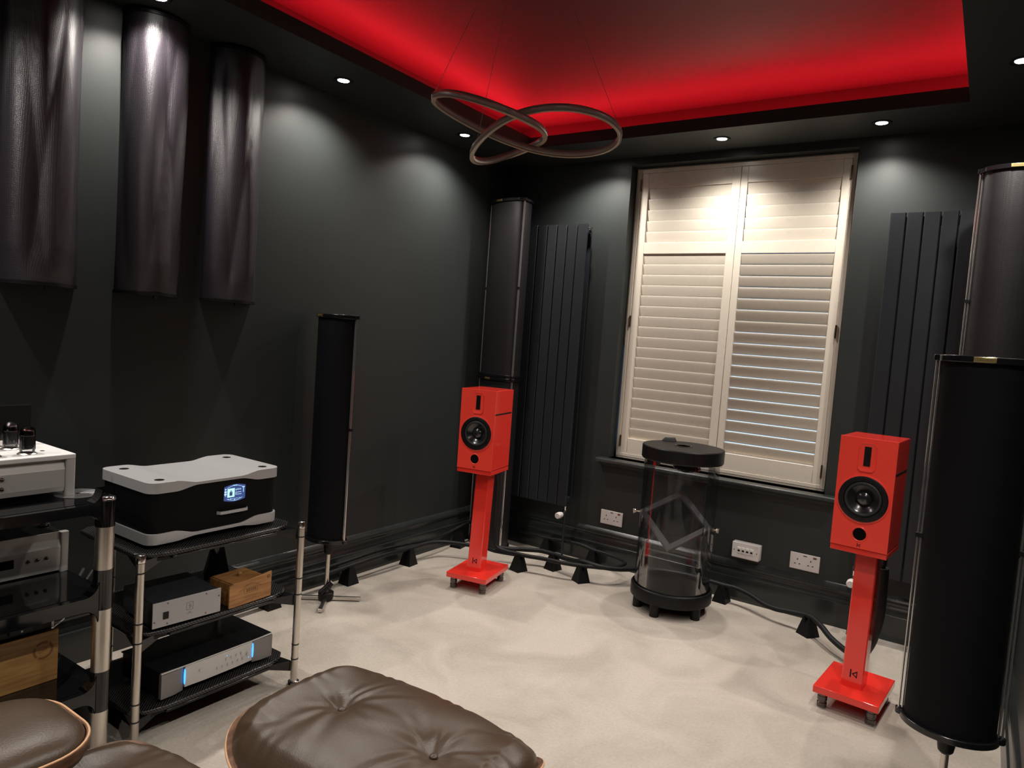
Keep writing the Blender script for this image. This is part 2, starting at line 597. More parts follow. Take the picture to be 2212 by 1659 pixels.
# shutter surround
FY0, FY1 = .090, .135
sur = M()
FX0, FX1, FZ0, FZ1 = .876, 2.076, .668, 2.396
for a in ((FX0, FX0 + .022, FZ0, FZ1), (FX1 - .022, FX1, FZ0, FZ1), (FX0 + .022, FX1 - .022, FZ1 - .024, FZ1), (FX0 + .022, FX1 - .022, FZ0, FZ0 + .020)):
    sur.box(a[0], a[1], FY0, FY1, a[2], a[3])
for a in ((WX0 + .001, FX0, 1.35, WZ1 - .001), (FX1, WX1 - .001, FZ0 - .01, WZ1 - .001)):
    sur.box(a[0], a[1], FY0 + .012, FY1, a[2], a[3])
sur.box(FX0, FX1, FY0 + .012, FY1, FZ1, WZ1 - .001)
sur.box(FX0, FX1, FY0 + .002, FY1, WZ0 + .0005, FZ0)
obj('shutter_surround', sur, CREAM, win, bevel=.0015)

slat_cache = {}


def slat_mesh(x0, x1, tilt):
    m = M()
    w2, th = (.0330, .0036) if tilt < radians(12) else (.0312, .0040)
    prof = []
    for i in range(20):
        a = 2 * pi * (i + .5) / 20
        u, v = w2 * cos(a), th * (1 if sin(a) > 0 else -1) * abs(sin(a)) ** .4
        # tilt: inner edge (towards room, -y) up
        prof.append((-u * sin(tilt) + v * cos(tilt), u * cos(tilt) + v * sin(tilt)))
    m.extr(prof, 0, x0, x1)
    return m


def shutter(name_label, px0, px1, sl0, sl1, tilts, hinge_x, hinge_side):
    t = thing('shutter_panel', name_label, 'shutter', (0, 0, 0), 0, 'plantation shutter panels on the window')
    y0, y1 = .094, .122
    z0, z1 = .689, 2.371
    obj('stile', M().box(px0, sl0, y0, y1, z0, z1), CREAM, t, bevel=.002)
    obj('stile', M().box(sl1, px1, y0, y1, z0, z1), CREAM, t, bevel=.002)
    obj('rail', M().box(sl0, sl1, y0, y1, 2.281, z1), CREAM, t, bevel=.002)
    obj('rail', M().box(sl0, sl1, y0, y1, 1.895, 1.962), CREAM, t, bevel=.002)
    obj('rail', M().box(sl0, sl1, y0, y1, z0, .780), CREAM, t, bevel=.002)
    zs = [2.281 - .0637 * (k + .5) for k in range(5)]
    zs2 = [1.895 - .06195 * (k + .5) for k in range(18)]
    for grp, tl in ((zs, tilts[0]), (zs2, tilts[1])):
        me = None
        for z in grp:
            if me is None:
                o = obj('slat', slat_mesh(sl0 + .0012, sl1 - .0012, tl), CREAM, t, smooth=50)
                me = o
                o.location = (0, .108, z)
            else:
                c = me.copy()
                COL.objects.link(c)
                c.location = (0, .108, z)
    for hz in (2.30, 1.49, .76):
        h = M()
        h.box(hinge_x - .004, hinge_x + .004, y0 - .006, y0 + .004, hz - .032, hz + .032)
        h.cyl((hinge_x, y0 - .007, hz - .034), (hinge_x, y0 - .007, hz + .034), .0042, n=10)
        obj('hinge', h, DARKM, t)
    return t


shutter('left cream louvred shutter panel, closed, hinged at the left window frame', .900, 1.4905, .946, 1.444, (radians(8), radians(9)), .899, -1)
shutter('right cream louvred shutter panel with blue daylight leaking between its slats', 1.4925, 2.052, 1.530, 2.010, (radians(8), radians(16)), 2.053, 1)

# ------------------------------------------------------------------ downlights
def make_downlight(label, x, y):
    t = thing('recessed_downlight', label, 'ceiling light', (x, y, ZS), 0, 'recessed downlights in the soffit')
    bz = M().lathe([(.026, -.0015), (.030, -.004), (.042, -.004), (.044, -.001), (.044, 0.0), (.026, 0.0)], 32, closed=True)
    obj('bezel', bz, BLACKM, t)
    obj('lens', M().lathe([(.0255, -.0025), (.0255, -.0005)], 24), LENS, t)
    return t


def add_lamp(t):
    d = bpy.data.lights.new('lamp', 'SPOT')
    d.energy = SPOT_W
    d.color = SPOT_COL
    d.spot_size = radians(140)
    d.spot_blend = 1.0
    d.shadow_soft_size = 0.022
    o = bpy.data.objects.new('lamp', d)
    COL.objects.link(o)
    o.parent = t
    o.location = (0, 0, -.03)


dl = [('round downlight in the left soffit nearest the window corner', .175, -.716),
      ('round downlight in the left soffit, second from the window corner', .175, -1.611),
      ('round downlight above the middle wall panel, cut by the top of the picture', .175, -2.472),
      ('left soffit downlight behind the row of wall panels, outside the view', .175, -3.35),
      ('left soffit downlight by the rear wall, outside the view', .175, -4.23),
      ('downlight over the left side of the window, hidden behind the ring pendant', .72, -.185),
      ('round downlight over the middle of the shuttered window', 1.46, -.183),
      ('round downlight over the right end of the shuttered window', 2.206, -.186),
      ('round downlight in the right soffit, cut by the right edge of the picture', 2.721, -.75),
      ('right soffit downlight beside the camera side wall, second from the window', 2.721, -1.62),
      ('right soffit downlight above the camera, outside the view', 2.721, -2.48),
      ('right soffit downlight behind the camera', 2.721, -3.35),
      ('right soffit downlight by the rear wall, outside the view', 2.721, -4.23),
      ('rear soffit downlight, left of centre behind the camera', .95, -4.85),
      ('rear soffit downlight, right of centre behind the camera', 1.95, -4.85)]
for lb, x, y in dl:
    add_lamp(make_downlight(lb, x, y))

# ------------------------------------------------------------------ ring pendant
ring_pts = [[1.213, -2.185, 2.072], [1.302, -2.225, 2.06], [1.418, -2.27, 2.018], [1.517, -2.283, 1.981], [1.558, -2.233, 1.968], [1.56, -2.134, 1.973], [1.545, -2.018, 1.982], [1.532, -1.957, 1.98], [1.483, -1.909, 1.976], [1.386, -1.853, 1.981], [1.313, -1.844, 1.968], [1.286, -1.901, 1.933], [1.301, -2.01, 1.889], [1.326, -2.104, 1.879], [1.336, -2.118, 1.898], [1.374, -2.129, 1.929], [1.43, -2.135, 1.965], [1.485, -2.129, 1.99], [1.532, -2.113, 2.007], [1.585, -2.077, 2.024], [1.63, -2.026, 2.034], [1.669, -1.959, 2.04], [1.704, -1.879, 2.035], [1.719, -1.823, 2.012], [1.71, -1.809, 1.979], [1.668, -1.814, 1.956], [1.608, -1.828, 1.943], [1.539, -1.851, 1.94], [1.473, -1.882, 1.944], [1.41, -1.921, 1.958], [1.353, -1.969, 1.975], [1.303, -2.026, 1.999], [1.26, -2.089, 2.022], [1.231, -2.14, 2.043], [1.216, -2.172, 2.059]]
P = [Vector(p) for p in ring_pts]
for _ in range(2):
    P = [(P[i - 1] + 2 * P[i] + P[(i + 1) % len(P)]) / 4 for i in range(len(P))]
rp = spline(P, 6, True)
pend = thing('ring_pendant_light', 'taupe twisted ring pendant light hanging from thin wires in mid room', 'pendant light', (1.43, -2.03, ZC))
inv = Matrix.Translation((-1.43, 2.03, -ZC))
rb = M(); rb.mx = inv
rb.sweep(rp, [(.007 * cos(a) * (1 if abs(cos(a)) < .8 else 1.05), .011 * sin(a)) for a in [2 * pi * i / 12 for i in range(12)]], True)
obj('ring_body', rb, RINGM, pend, smooth=50)
rd = M(); rd.mx = inv
rd.sweep([p - Vector((0, 0, .0095)) for p in rp], [(-.0062, -.0022), (.0062, -.0022), (.0058, .0025), (-.0058, .0025)], True)
obj('light_diffuser', rd, RINGD, pend)
for (a, i) in (((1.395, -2.02), 0), ((1.44, -2.05), 13), ((1.455, -1.99), 23)):
    wz = M(); wz.mx = inv
    wz.cyl((P[i].x, P[i].y, P[i].z + .008), (a[0], a[1], ZC - .03), .0009, n=6)
    obj('suspension_wire', wz, WIRE, pend)
cn = M().lathe([(.06, -.03), (.062, -.028), (.062, 0)], 32)
obj('ceiling_rose', cn, RINGM, pend)

# ------------------------------------------------------------------ wall-hung fabric panels
def wall_panel(label, yc, ph, w2=.117):
    z0, z1 = 1.400, 2.440
    t = thing('wall_diffuser', label, 'acoustic panel', (XL, yc, z0), 0, 'fabric acoustic panels on the left wall')
    nu, nv = 56, 110
    dep = .115
    vs, fs = [], []
    H = z1 - z0
    for j in range(nv + 1):
        v = j / nv
        z = .012 + (H - .024) * v
        e = min(1, v * 9) * min(1, (1 - v) * 9)
        for i in range(nu + 1):
            u = i / nu
            a = pi * u
            f1 = abs(sin(1.9 * a + 1.5 * z + ph)) ** 1.2 - .5
            f2 = abs(sin(2.6 * a - 2.2 * z + 1.7 * ph)) ** 1.1 - .5
            k = (.016 * f1 + .010 * f2 + .0012 * sin(9 * a + 4 * z + ph)) * e * sin(a) ** .4 if 0 < i < nu else 0
            s = 1 + .006 * cos(4 * z + ph)
            vs.append((max(.0, (dep + k * 1.25) * sin(a)), -(w2 * s + k) * cos(a), z))
    for j in range(nv):
        for i in range(nu):
            q = j * (nu + 1) + i
            fs.append((q, q + 1, q + nu + 2, q + nu + 1))
    m = M().add(vs, fs)
    obj('fabric_cover', m, SHINY, t, smooth=60)
    arc = [((dep + .004) * sin(pi * i / 30), -(w2 + .005) * cos(pi * i / 30)) for i in range(31)]
    arc = [(max(x, 0), y) for x, y in arc]
    obj('top_cap', M().prism(arc, H - .012, H), BLACKM, t, smooth=30)
    obj('bottom_cap', M().prism(arc, 0, .012), BLACKM, t, smooth=30)
    obj('peg', M().cyl((.07, 0, -.012), (.07, 0, .0), .006, n=12), DCHROME, t)
    return t


wall_panel('shiny black fabric wall panel nearest the camera, cut by the left edge', -2.755, .4)
wall_panel('shiny black fabric wall panel between the two others', -2.378, 2.1)
wall_panel('shiny black fabric wall panel nearest the window corner', -2.025, 4.0)


# ------------------------------------------------------------------ column diffusers
def column(label, loc, normal, c, f, b2, h=1.07, skin=CLOTH, group='black column diffusers'):
    """c half chord between the rods, f front bulge, b2 back bulge. local -y is the front"""
    rz = math.atan2(normal[1], normal[0]) + pi / 2
    t = thing('column_diffuser', label, 'acoustic column', loc, rz, group)

    def sec(k, n=28, flat=0.0):
        out = []
        for i in range(n):
            a = pi + pi * i / n
            out.append(((c + k) * cos(a), (f + k) * sin(a)))
        for i in range(n):
            a = pi * i / n
            out.append(((c + k) * cos(a), (b2 + k) * sin(a)))
        return out
    obj('fabric_body', M().prism(sec(-.010), .018, h - .018), skin, t, smooth=40)
    for nm, z0, z1 in (('bottom_cap', 0, .018), ('top_cap', h - .018, h)):
        cp = M().prism(sec(0), z0, z1)
        for sx in (-1, 1):
            cp.cyl((sx * (c - .002), 0, z0), (sx * (c - .002), 0, z1), .014, n=16)
        obj(nm, cp, BLACK, t, bevel=.002)
    for sx in (-1, 1):
        rr = M()
        for dx in (-.0045, .0045):
            rr.cyl((sx * (c - .002) + dx, -.004, .016), (sx * (c - .002) + dx, -.004, h - .016), .0032, n=8)
        obj('chrome_rod', rr, ROD, t)
        obj('rod_clip', M().box(sx * (c - .002) - .011, sx * (c - .002) + .011, -.010, .004, h * .5, h * .5 + .012), BLACKM, t)
    # badge following the cap front
    ang = pi * 1.5 - .10
    bx, by = c * cos(ang), f * sin(ang)
    nx, ny = cos(ang) / c, sin(ang) / f
    ln = sqrt(nx * nx + ny * ny); nx /= ln; ny /= ln
    mxx = face_mx((bx + nx * .0012, by + ny * .0012, h - .009), (-ny, nx, 0), (0, 0, 1))
    bd = M(); bd.mx = mxx
    bd.box(-.026, .026, -.0065, .0065, -.001, .001)
    bo = obj('name_badge', bd, GOLD, t, bevel=.0006)
    text('lettering', 'DIFFUSION', .0095, .0004, GOLDINK, bo, mxx @ Matrix.Translation((0, 0, .001)), sx=.80)
    return t


def tripod(label, x, y, h, angs, name='diffuser_stand', clamp=False, floor_r=.165):
    t = thing(name, label, 'stand', (x, y, 0), 0, 'floor stands of the single diffusers')
    obj('pole', M().cyl((0, 0, .03), (0, 0, h - .055), .0105, n=20), STEEL, t)
    obj('socket', M().lathe([(.014, h - .075), (.020, h - .068), (.023, h - .05), (.025, h - .002)], 20), BLACKM, t, smooth=25)
    obj('hub', M().lathe([(.034, .008), (.037, .011), (.037, .040), (.034, .043)], 28), BLACKM, t)
    for a in angs:
        l = M(); l.mx = Matrix.Rotation(radians(a), 4, 'Z')
        l.box(.030, floor_r, -.0095, .0095, .004, .020)
        obj('leg', l, STEEL, t, bevel=.0015)
    if clamp:
        l = M(); l.mx = Matrix.Translation((.012, -.028, .06)) @ Matrix.Rotation(radians(58), 4, 'Z') @ Matrix.Rotation(radians(-42), 4, 'Y')
        l.cyl((-.018, 0, 0), (.052, 0, 0), .0135, n=20)
        l.mx = None
        l.cyl((0.01, -.022, .04), (.010, -.026, .062), .008, n=10)
        lb = obj('lamp_head', l, BLACKM, t)
        l = M(); l.mx = Matrix.Translation((.012, -.028, .06)) @ Matrix.Rotation(radians(58), 4, 'Z') @ Matrix.Rotation(radians(-42), 4, 'Y')
        l.cyl((.052, 0, 0), (.0535, 0, 0), .011, n=20)
        obj('lamp_lens', l, WHITEP, lb)
    return t


column('slim black diffuser on a chrome stand beside the left wall', (.165, -1.535, .310), (-.12, -.99), .125, .11, .05, 1.078)
tripod('chrome cross-foot stand under the slim diffuser by the left wall', .165, -1.535, .305, (40, -50, -140, 130), clamp=True)
column('large black diffuser nearest the camera, at the right edge of the picture', (2.730, -1.478, .310), (0, -1), .125, .11, .05)
tripod('chrome stand under the large diffuser at the right edge, mostly below the picture', 2.730, -1.478, .310, (35, -55, -145, 125))
column('black column diffuser standing on the carpet in the window corner behind the left speaker', (.160, -.225, 0), (-.26, -.96), .160, .06, .155, 1.085, CLOTHS)
column('charcoal column diffuser stacked on top of another in the left window corner', (.160, -.225, 1.087), (-.26, -.96), .160, .06, .155, 1.100, CLOTHS)
column('black column diffuser standing on the carpet behind the large right-hand diffuser', (2.750, -.41, 0), (.10, -.99), .128, .09, .12, 1.075, CLOTHS)
column('charcoal column diffuser stacked on top of another at the right wall', (2.750, -.41, 1.077), (.10, -.99), .128, .09, .12, 1.075, CLOTHS)


# ------------------------------------------------------------------ radiators
def radiator(label, x0, n, flip):
    t = thing('column_radiator', label, 'radiator', (x0, YB, .33), 0, 'tall black panel radiators on the back wall')
    H = 1.72
    yf = -.122
    for i in range(n):
        a = i * .070
        p = M().prism([(a + .002, yf + .004), (a + .006, yf), (a + .064, yf), (a + .068, yf + .004), (a + .068, yf + .016), (a + .002, yf + .016)], 0, H)
        obj('panel', p, RAD, t, smooth=20)
    for i in range(n):
        a = i * .070
        p = M().box(a + .003, a + .067, yf + .058, yf + .070, .01, H - .01)
        obj('rear_panel', p, RAD, t)
    w = n * .07
    for z in (.035, H - .035):
        obj('header_tube', M().box(.004, w - .004, yf + .016, yf + .058, z - .02, z + .02), RAD, t, bevel=.006)
    for z in (.30, H * .55, H - .3):
        for xx in (w - .05, .05):
            obj('wall_bracket', M().box(xx - .015, xx + .015, yf + .070, -.0005, z - .02, z + .02), RAD, t)
    if not flip:
        obj('bleed_plug', M().cyl((w - .002 if not flip else .002, yf + .037, H - .035), (w + .014 if not flip else -.014, yf + .037, H - .035), .010, n=16), CHROME, t)
    vx = w - .022 if not flip else .004
    v = M()
    v.cyl((vx, yf + .037, -.045), (vx, yf + .037, .016), .008, n=14)
    v.cyl((vx, yf + .037, -.040), (vx, yf - .01, -.052), .011, n=16)
    vo = obj('valve', v, CHROME, t)
    k = M().lathe([(.0, -.05), (.015, -.05), (.019, -.046), (.020, -.02), (.016, 0), (.0, 0)], 20, (vx, yf - .008, -.052), axis=1)
    obj('valve_knob', k, WHITEP, vo)
    pp = M().cyl((vx, yf + .037, -.33), (vx, yf + .037, -.045), .0075, n=12)
    obj('supply_pipe', pp, RAD, t)
    return t


radiator('tall black panel radiator left of the window, beside the stacked corner diffusers', .171, 7, False)
radiator('tall black panel radiator right of the window, behind the right speaker', 2.270, 7, True)


# ------------------------------------------------------------------ wall plates
def socket(label, x, z, red=True):
    t = thing('wall_socket', label, 'socket', (x, YB, z), 0, 'white double sockets under the window')
    obj('plate', M().box(-.073, .073, -.009, 0, -.043, .043), WHITEP, t, bevel=.003)
    pr_ = M()
    for cx in (-.035, .030):
        pr_.box(cx - .0022, cx + .0022, -.0096, -.009, .006, .015)
        pr_.box(cx - .0145, cx - .007, -.0096, -.009, -.0155, -.011)
        pr_.box(cx + .007, cx + .0145, -.0096, -.009, -.0155, -.011)
    pr_.box(-.009, .009, -.0096, -.009, .030, .034)
    obj('pin_holes', pr_, BLACKM, t, smooth=0)
    obj('neon', M().box(.040, .056, -.0105, -.009, .027, .035), mat('dark_red_neon', (.20, .02, .03), .3), t)
    return t


socket('white double wall socket below the left end of the window sill', .919, .292)
socket('white double wall socket beside the right red speaker', 2.030, .287)
t = thing('data_outlet', 'white four-port data box on the wall between the sockets', 'outlet', (1.735, YB, .283))
obj('back_box', M().box(-.071, .076, -.030, 0, -.040, .044), WHITEP, t, bevel=.005)
obj('plate', M().box(-.073, .073, -.040, -.030, -.043, .043), WHITEP, t, bevel=.004)
for i in range(4):
    x = -.0345 + i * .0225
    obj('port_frame', M().box(x - .008, x + .008, -.043, -.040, -.015, .017), WHITEP, t, bevel=.001)
    obj('port_hole', M().box(x - .006, x + .006, -.0434, -.0428, -.006, .004), BLACKM, t)
for x in (-.060, .060):
    obj('screw', M().cyl((x, -.041, 0), (x, -.0398, 0), .003, n=10), DCHROME, t)


# ------------------------------------------------------------------ red speakers and stands
def logo(parent, mx, s, name='logo'):
    m = M(); m.mx = mx
    m.box(-.62 * s, -.40 * s, -.72 * s, .72 * s, 0, .0006)
    # outlined triangle pointing left
    A, B, Cc = (-.32 * s, -.02 * s), (.62 * s, .66 * s), (.62 * s, -.70 * s)
    cx = ((A[0] + B[0] + Cc[0]) / 3, (A[1] + B[1] + Cc[1]) / 3)

    def inn(p, k=.52):
        return (cx[0] + (p[0] - cx[0]) * k, cx[1] + (p[1] - cx[1]) * k)
    out = [A, Cc, B]
    for i in range(3):
        p, q = out[i], out[(i + 1) % 3]
        pi_, qi = inn(p), inn(q)
        m.add([(p[0], p[1], .0006), (q[0], q[1], .0006), (qi[0], qi[1], .0006), (pi_[0], pi_[1], .0006)], [(0, 1, 2, 3)])
    return obj(name, m, BLACKM, parent, smooth=0)


def red_speaker(label, loc, rz):
    t = thing('bookshelf_speaker', label, 'speaker', loc, rz, 'red bookshelf speakers')
    W2, D, H = .0985, .225, .440
    # cabinet local: front at y=0, depth +y, z from .022
    cb = M()
    cb.add([(-W2, .002, .0225), (W2, .002, .0225), (W2, .002, H), (-W2, .002, H), (-W2, D, .0225), (W2, D, .0225), (W2, D, H), (-W2, D, H)],
           [(0, 4, 5, 1), (1, 5, 6, 2), (2, 6, 7, 3), (3, 7, 4, 0), (4, 7, 6, 5)])
    obj('cabinet', cb, RED, t, bevel=.003)
    obj('plinth', M().box(-W2, W2, .0, D, 0, .0205), RED, t, bevel=.0015)
    obj('shadow_gap', M().box(-W2 + .002, W2 - .002, .003, D - .002, .0205, .0225), BLACKM, t)
    bf = M()
    zw, zp = H - .229, H - .363

    def band(z0, z1, cz, r, n=48):
        ring, rect = [], []
        for i in range(n):
            a_ = 2 * pi * (i + .5) / n
            c_, s_ = cos(a_), sin(a_)
            ring.append((r * c_, cz + r * s_))
            kx = W2 / abs(c_)
            kz = (z1 - cz) / s_ if s_ > 0 else (z0 - cz) / s_
            k_ = min(kx, kz)
            rect.append((c_ * k_, cz + s_ * k_))
        # pull the nearest samples into the corners
        for cx_, cz_ in ((-W2, z0), (W2, z0), (W2, z1), (-W2, z1)):
            j_ = min(range(n), key=lambda q: (rect[q][0] - cx_) ** 2 + (rect[q][1] - cz_) ** 2)
            rect[j_] = (cx_, cz_)
        vs = [(x, -.004, z) for x, z in rect] + [(x, -.004, z) for x, z in ring] + [(x, .016, z) for x, z in ring]
        bf.add(vs, [(i, (i + 1) % n, n + (i + 1) % n, n + i) for i in range(n)] + [(n + i, n + (i + 1) % n, 2 * n + (i + 1) % n, 2 * n + i) for i in range(n)])
    zb0, zb1, zb2, zb3 = .0225, zp + .034, zw + .096, H
    band(zb0, zb1, zp, .0235)
    band(zb1, zb2, zw, .066)
    bf.add([(-W2, -.004, zb2), (W2, -.004, zb2), (W2, -.004, zb3), (-W2, -.004, zb3)], [(0, 1, 2, 3)])
    bf.add([(-W2, -.004, zb0), (W2, -.004, zb0), (W2, -.004, zb3), (-W2, -.004, zb3), (-W2, .003, zb0), (W2, .003, zb0), (W2, .003, zb3), (-W2, .003, zb3)],
           [(0, 4, 5, 1), (1, 5, 6, 2), (2, 6, 7, 3), (3, 7, 4, 0)])
    obj('front_baffle', bf, REDM, t, smooth=25)
    # side slots
    for sx in (-1, 1):
        s = M().box(sx * W2 - .0006, sx * W2 + .0006, .004, D - .012, H - .128, H - .120)
        obj('side_slot', s, BLACKM, t, smooth=0)
    yf = -.0041
    # tweeter recess: raised frame with sloping sides
    zc = H - .068
    tw = M()
    o4 = [(-.030, zc - .057), (.030, zc - .057), (.030, zc + .050), (-.030, zc + .050)]
    i4 = [(-.0145, zc - .036), (.0145, zc - .036), (.0145, zc + .038), (-.0145, zc + .038)]

    def rr8(q, k):
        (x0, z0), (x1, _), (_, z1), _ = q[0], q[1], q[2], q[3]
        return [(x0 + k, z0), (x1 - k, z0), (x1, z0 + k), (x1, z1 - k), (x1 - k, z1), (x0 + k, z1), (x0, z1 - k), (x0, z0 + k)]
    O, I = rr8(o4, .010), rr8(i4, .003)
    tw.add([(x, yf - .003, z) for x, z in O] + [(x, yf + .002, z) for x, z in I] + [(x, yf + .001, z) for x, z in rr8([(a * 1.06, c) for a, c in o4], .012)],
           [(i, (i + 1) % 8, 8 + (i + 1) % 8, 8 + i) for i in range(8)] + [(16 + i, 16 + (i + 1) % 8, (i + 1) % 8, i) for i in range(8)])
    obj('tweeter_horn', tw, REDM, t, smooth=25)
    rbx = obj('tweeter_ribbon', M().box(-.0118, .0118, yf - .0012, yf + .002, zc - .036, zc + .037), BLACKM, t)
    g = M()
    for k in range(9):
        z = zc - .032 + k * .0082
        g.box(-.0085, .0085, yf - .0022, yf - .0012, z, z + .0022)
    obj('ribbon_grille', g, DCHROME, rbx, smooth=0)
    # woofer, facing -y
    wz = H - .229
    L_ = lambda pr: [(r, yf - h) for r, h in pr]
    obj('trim_ring', M().lathe(L_([(.0925, -.001), (.0925, .002), (.0865, .0035), (.0865, -.001)]), 64, (0, 0, wz), axis=1, closed=True), REDM, t, smooth=30)
    obj('woofer_basket', M().lathe(L_([(.0862, -.001), (.0862, .005), (.083, .0065), (.068, .0065), (.066, .003), (.066, -.001)]), 64, (0, 0, wz), axis=1, closed=True), BLACKM, t, smooth=30)
    obj('woofer_surround', M().lathe(L_([(.066, .002), (.064, .0055), (.060, .0075), (.056, .0065), (.053, .001), (.053, -.002), (.066, -.002)]), 64, (0, 0, wz), axis=1, closed=True), RUBBER, t, smooth=50)
    obj('woofer_cone', M().lathe(L_([(.0545, .001), (.050, -.003), (.040, -.010), (.030, -.016), (.024, -.018), (.024, -.020), (.050, -.006), (.0545, -.003)]), 64, (0, 0, wz), axis=1, closed=True), mat('satin_black_cone', (.012, .012, .013), .22, spec=.8), t, smooth=60)
    obj('dust_cap', M().lathe(L_([(.0295, -.0165), (.0285, -.012), (.024, -.006), (.017, -.0015), (.009, .0005), (.0005, .001)]), 40, (0, 0, wz), axis=1), mat('satin_black_cap', (.014, .014, .015), .16, spec=.9), t, smooth=60)
    for k in range(6):
        a = radians(30 + 60 * k)
        x, z = .077 * cos(a), .077 * sin(a)
        obj('screw', M().cyl((x, yf - .0082, wz + z), (x, yf - .006, wz + z), .0034, n=10), BLACK, t)
    # port
    pz = H - .363
    obj('port_flare', M().lathe(L_([(.029, -.0005), (.027, .0015), (.0235, -.0003), (.0235, -.0005)]), 40, (0, 0, pz), axis=1, closed=True), REDM, t, smooth=50)
    obj('port_tube', M().lathe(L_([(.0236, -.002), (.0236, -.10), (.0005, -.10)]), 36, (0, 0, pz), axis=1), mat('port_black', (.002, .002, .002), .9, spec=.1), t)
    logo(t, face_mx((0.001, yf - .0002, H - .405), (1, 0, 0), (0, 0, 1)), .0095)
    return t


def red_stand(label, loc, rz, sw):
    t = thing('speaker_stand', label, 'speaker stand', loc, rz, 'red stands under the speakers')
    obj('base_plate', M().box(-sw / 2, sw / 2, 0, .298, .062, .090), RED, t, bevel=.003)
    # pole leaning back, chamfered section
    def sec(y0, y1):
        w2, c = .0385, .012
        return [(-w2, y0 + .004), (-w2 + .004, y0), (w2 - .004, y0), (w2, y0 + .004), (w2, y1 - c), (w2 - c, y1), (-w2 + c, y1), (-w2, y1 - c)]
    pm = M().prism(sec(.088, .176), .090, .613, top=sec(.120, .205))
    obj('pole', pm, RED, t, smooth=20)
    obj('top_plate', M().box(-.070, .070, .075, .235, .613, .620), BLACKM, t, bevel=.001)
    for x in (-sw / 2 + .030, sw / 2 - .030):
        for y in (.034, .264):
            f = obj('foot', M().lathe([(.017, .004), (.018, .007), (.018, .022), (.0155, .024), (.0155, .030), (.018, .032), (.018, .047), (.0165, .049), (.0165, .062)], 28, (x, y, 0)), DCHROME, t, smooth=30)
            obj('foot_disc', M().lathe([(.015, 0), (.017, .001), (.017, .0045)], 28, (x, y, 0)), STEEL, f)
    ln = .523
    v = Vector((0, .032, ln)).normalized()
    logo(t, face_mx((.003, .0878 + .032 * .055 / ln * 1.0 - .0003, .145), (1, 0, 0), v), .021)
    return t


aL = radians(11.3)
aR = radians(-4.5)
# local +x runs along the base front edge; origin = middle of the front edge
red_stand('glossy red stand under the left speaker, near the window corner', (.5835, -.9695, 0), aL, .230)
red_stand('glossy red stand under the right speaker, beside the large black diffuser', (2.3985, -.975, 0), aR, .232)
nL = Vector((-sin(aL), cos(aL)))
nR = Vector((-sin(aR), cos(aR)))
red_speaker('red two-way speaker on the left stand, near the window corner', (.5635 + nL.x * .0, -.935, .6205), aL)
red_speaker('red two-way speaker on the right stand, beside the large black diffuser', (2.384, -.931, .6205), aR)


# ------------------------------------------------------------------ glass display cylinder
gc = (1.470, -.375)
t = thing('display_cylinder', 'clear glass cylinder with black lid and base, tilted square frame inside', 'display case', (gc[0], gc[1], 0))
obj('base_ring', M().lathe([(.150, .062), (.200, .062), (.206, .068), (.206, .118), (.203, .124), (.196, .128), (.194, .112), (.0005, .112)], 72), BLACKM, t, smooth=30)
for a in (-95, -20, 40, 100, 160, 215):
    x, y = .168 * cos(radians(a)), .168 * sin(radians(a))
    obj('foot', M().lathe([(.024, 0), (.024, .060), (.024, .0625)], 24, (x, y, 0)), BLACKM, t, smooth=30)
gl = M().lathe([(.190, .113), (.190, .780), (.187, .780), (.187, .113)], 96, closed=True)
obj('glass_wall', gl, GLASS, t, smooth=30)
obj('lid', M().lathe([(.0005, .792), (.186, .792), (.186, .778), (.202, .778), (.206, .784), (.206, .842), (.203, .847), (.050, .849), (.046, .846), (.045, .830), (.0005, .830)], 72), BLACKM, t, smooth=30)
obj('lid_ring', M().lathe([(.036, .846), (.036, .851), (.045, .851), (.045, .846)], 40, closed=True), GLOSSB, t)
# raised wedge at the back of the lid
wdg = M().add([(-.150, .085, .848), (-.085, .120, .848), (-.100, .165, .848), (-.165, .115, .848), (-.140, .100, .866), (-.095, .124, .868), (-.104, .150, .868), (-.150, .118, .866)],
              [(0, 3, 2, 1), (4, 5, 6, 7), (0, 1, 5, 4), (1, 2, 6, 5), (2, 3, 7, 6), (3, 0, 4, 7)])
obj('lid_wedge', wdg, BLACKM, t, bevel=.002)
# small box and gear train hanging under the lid
obj('hanging_box', M().box(-.150, -.095, -.10, -.05, .742, .7915), BLACKM, t, bevel=.002)
gz = obj('gear_housing', M().lathe([(.020, .735), (.045, .742), (.060, .752), (.060, .770), (.050, .7915)], 24, (.06, -.09, 0)), BLACK, t, smooth=30)
for k in range(9):
    a = 2 * pi * k / 9
    obj('gear_tooth', M().cyl((.06 + .060 * cos(a), -.09 + .060 * sin(a), .752), (.06 + .068 * cos(a), -.09 + .068 * sin(a), .760), .006, n=8), DCHROME, gz)
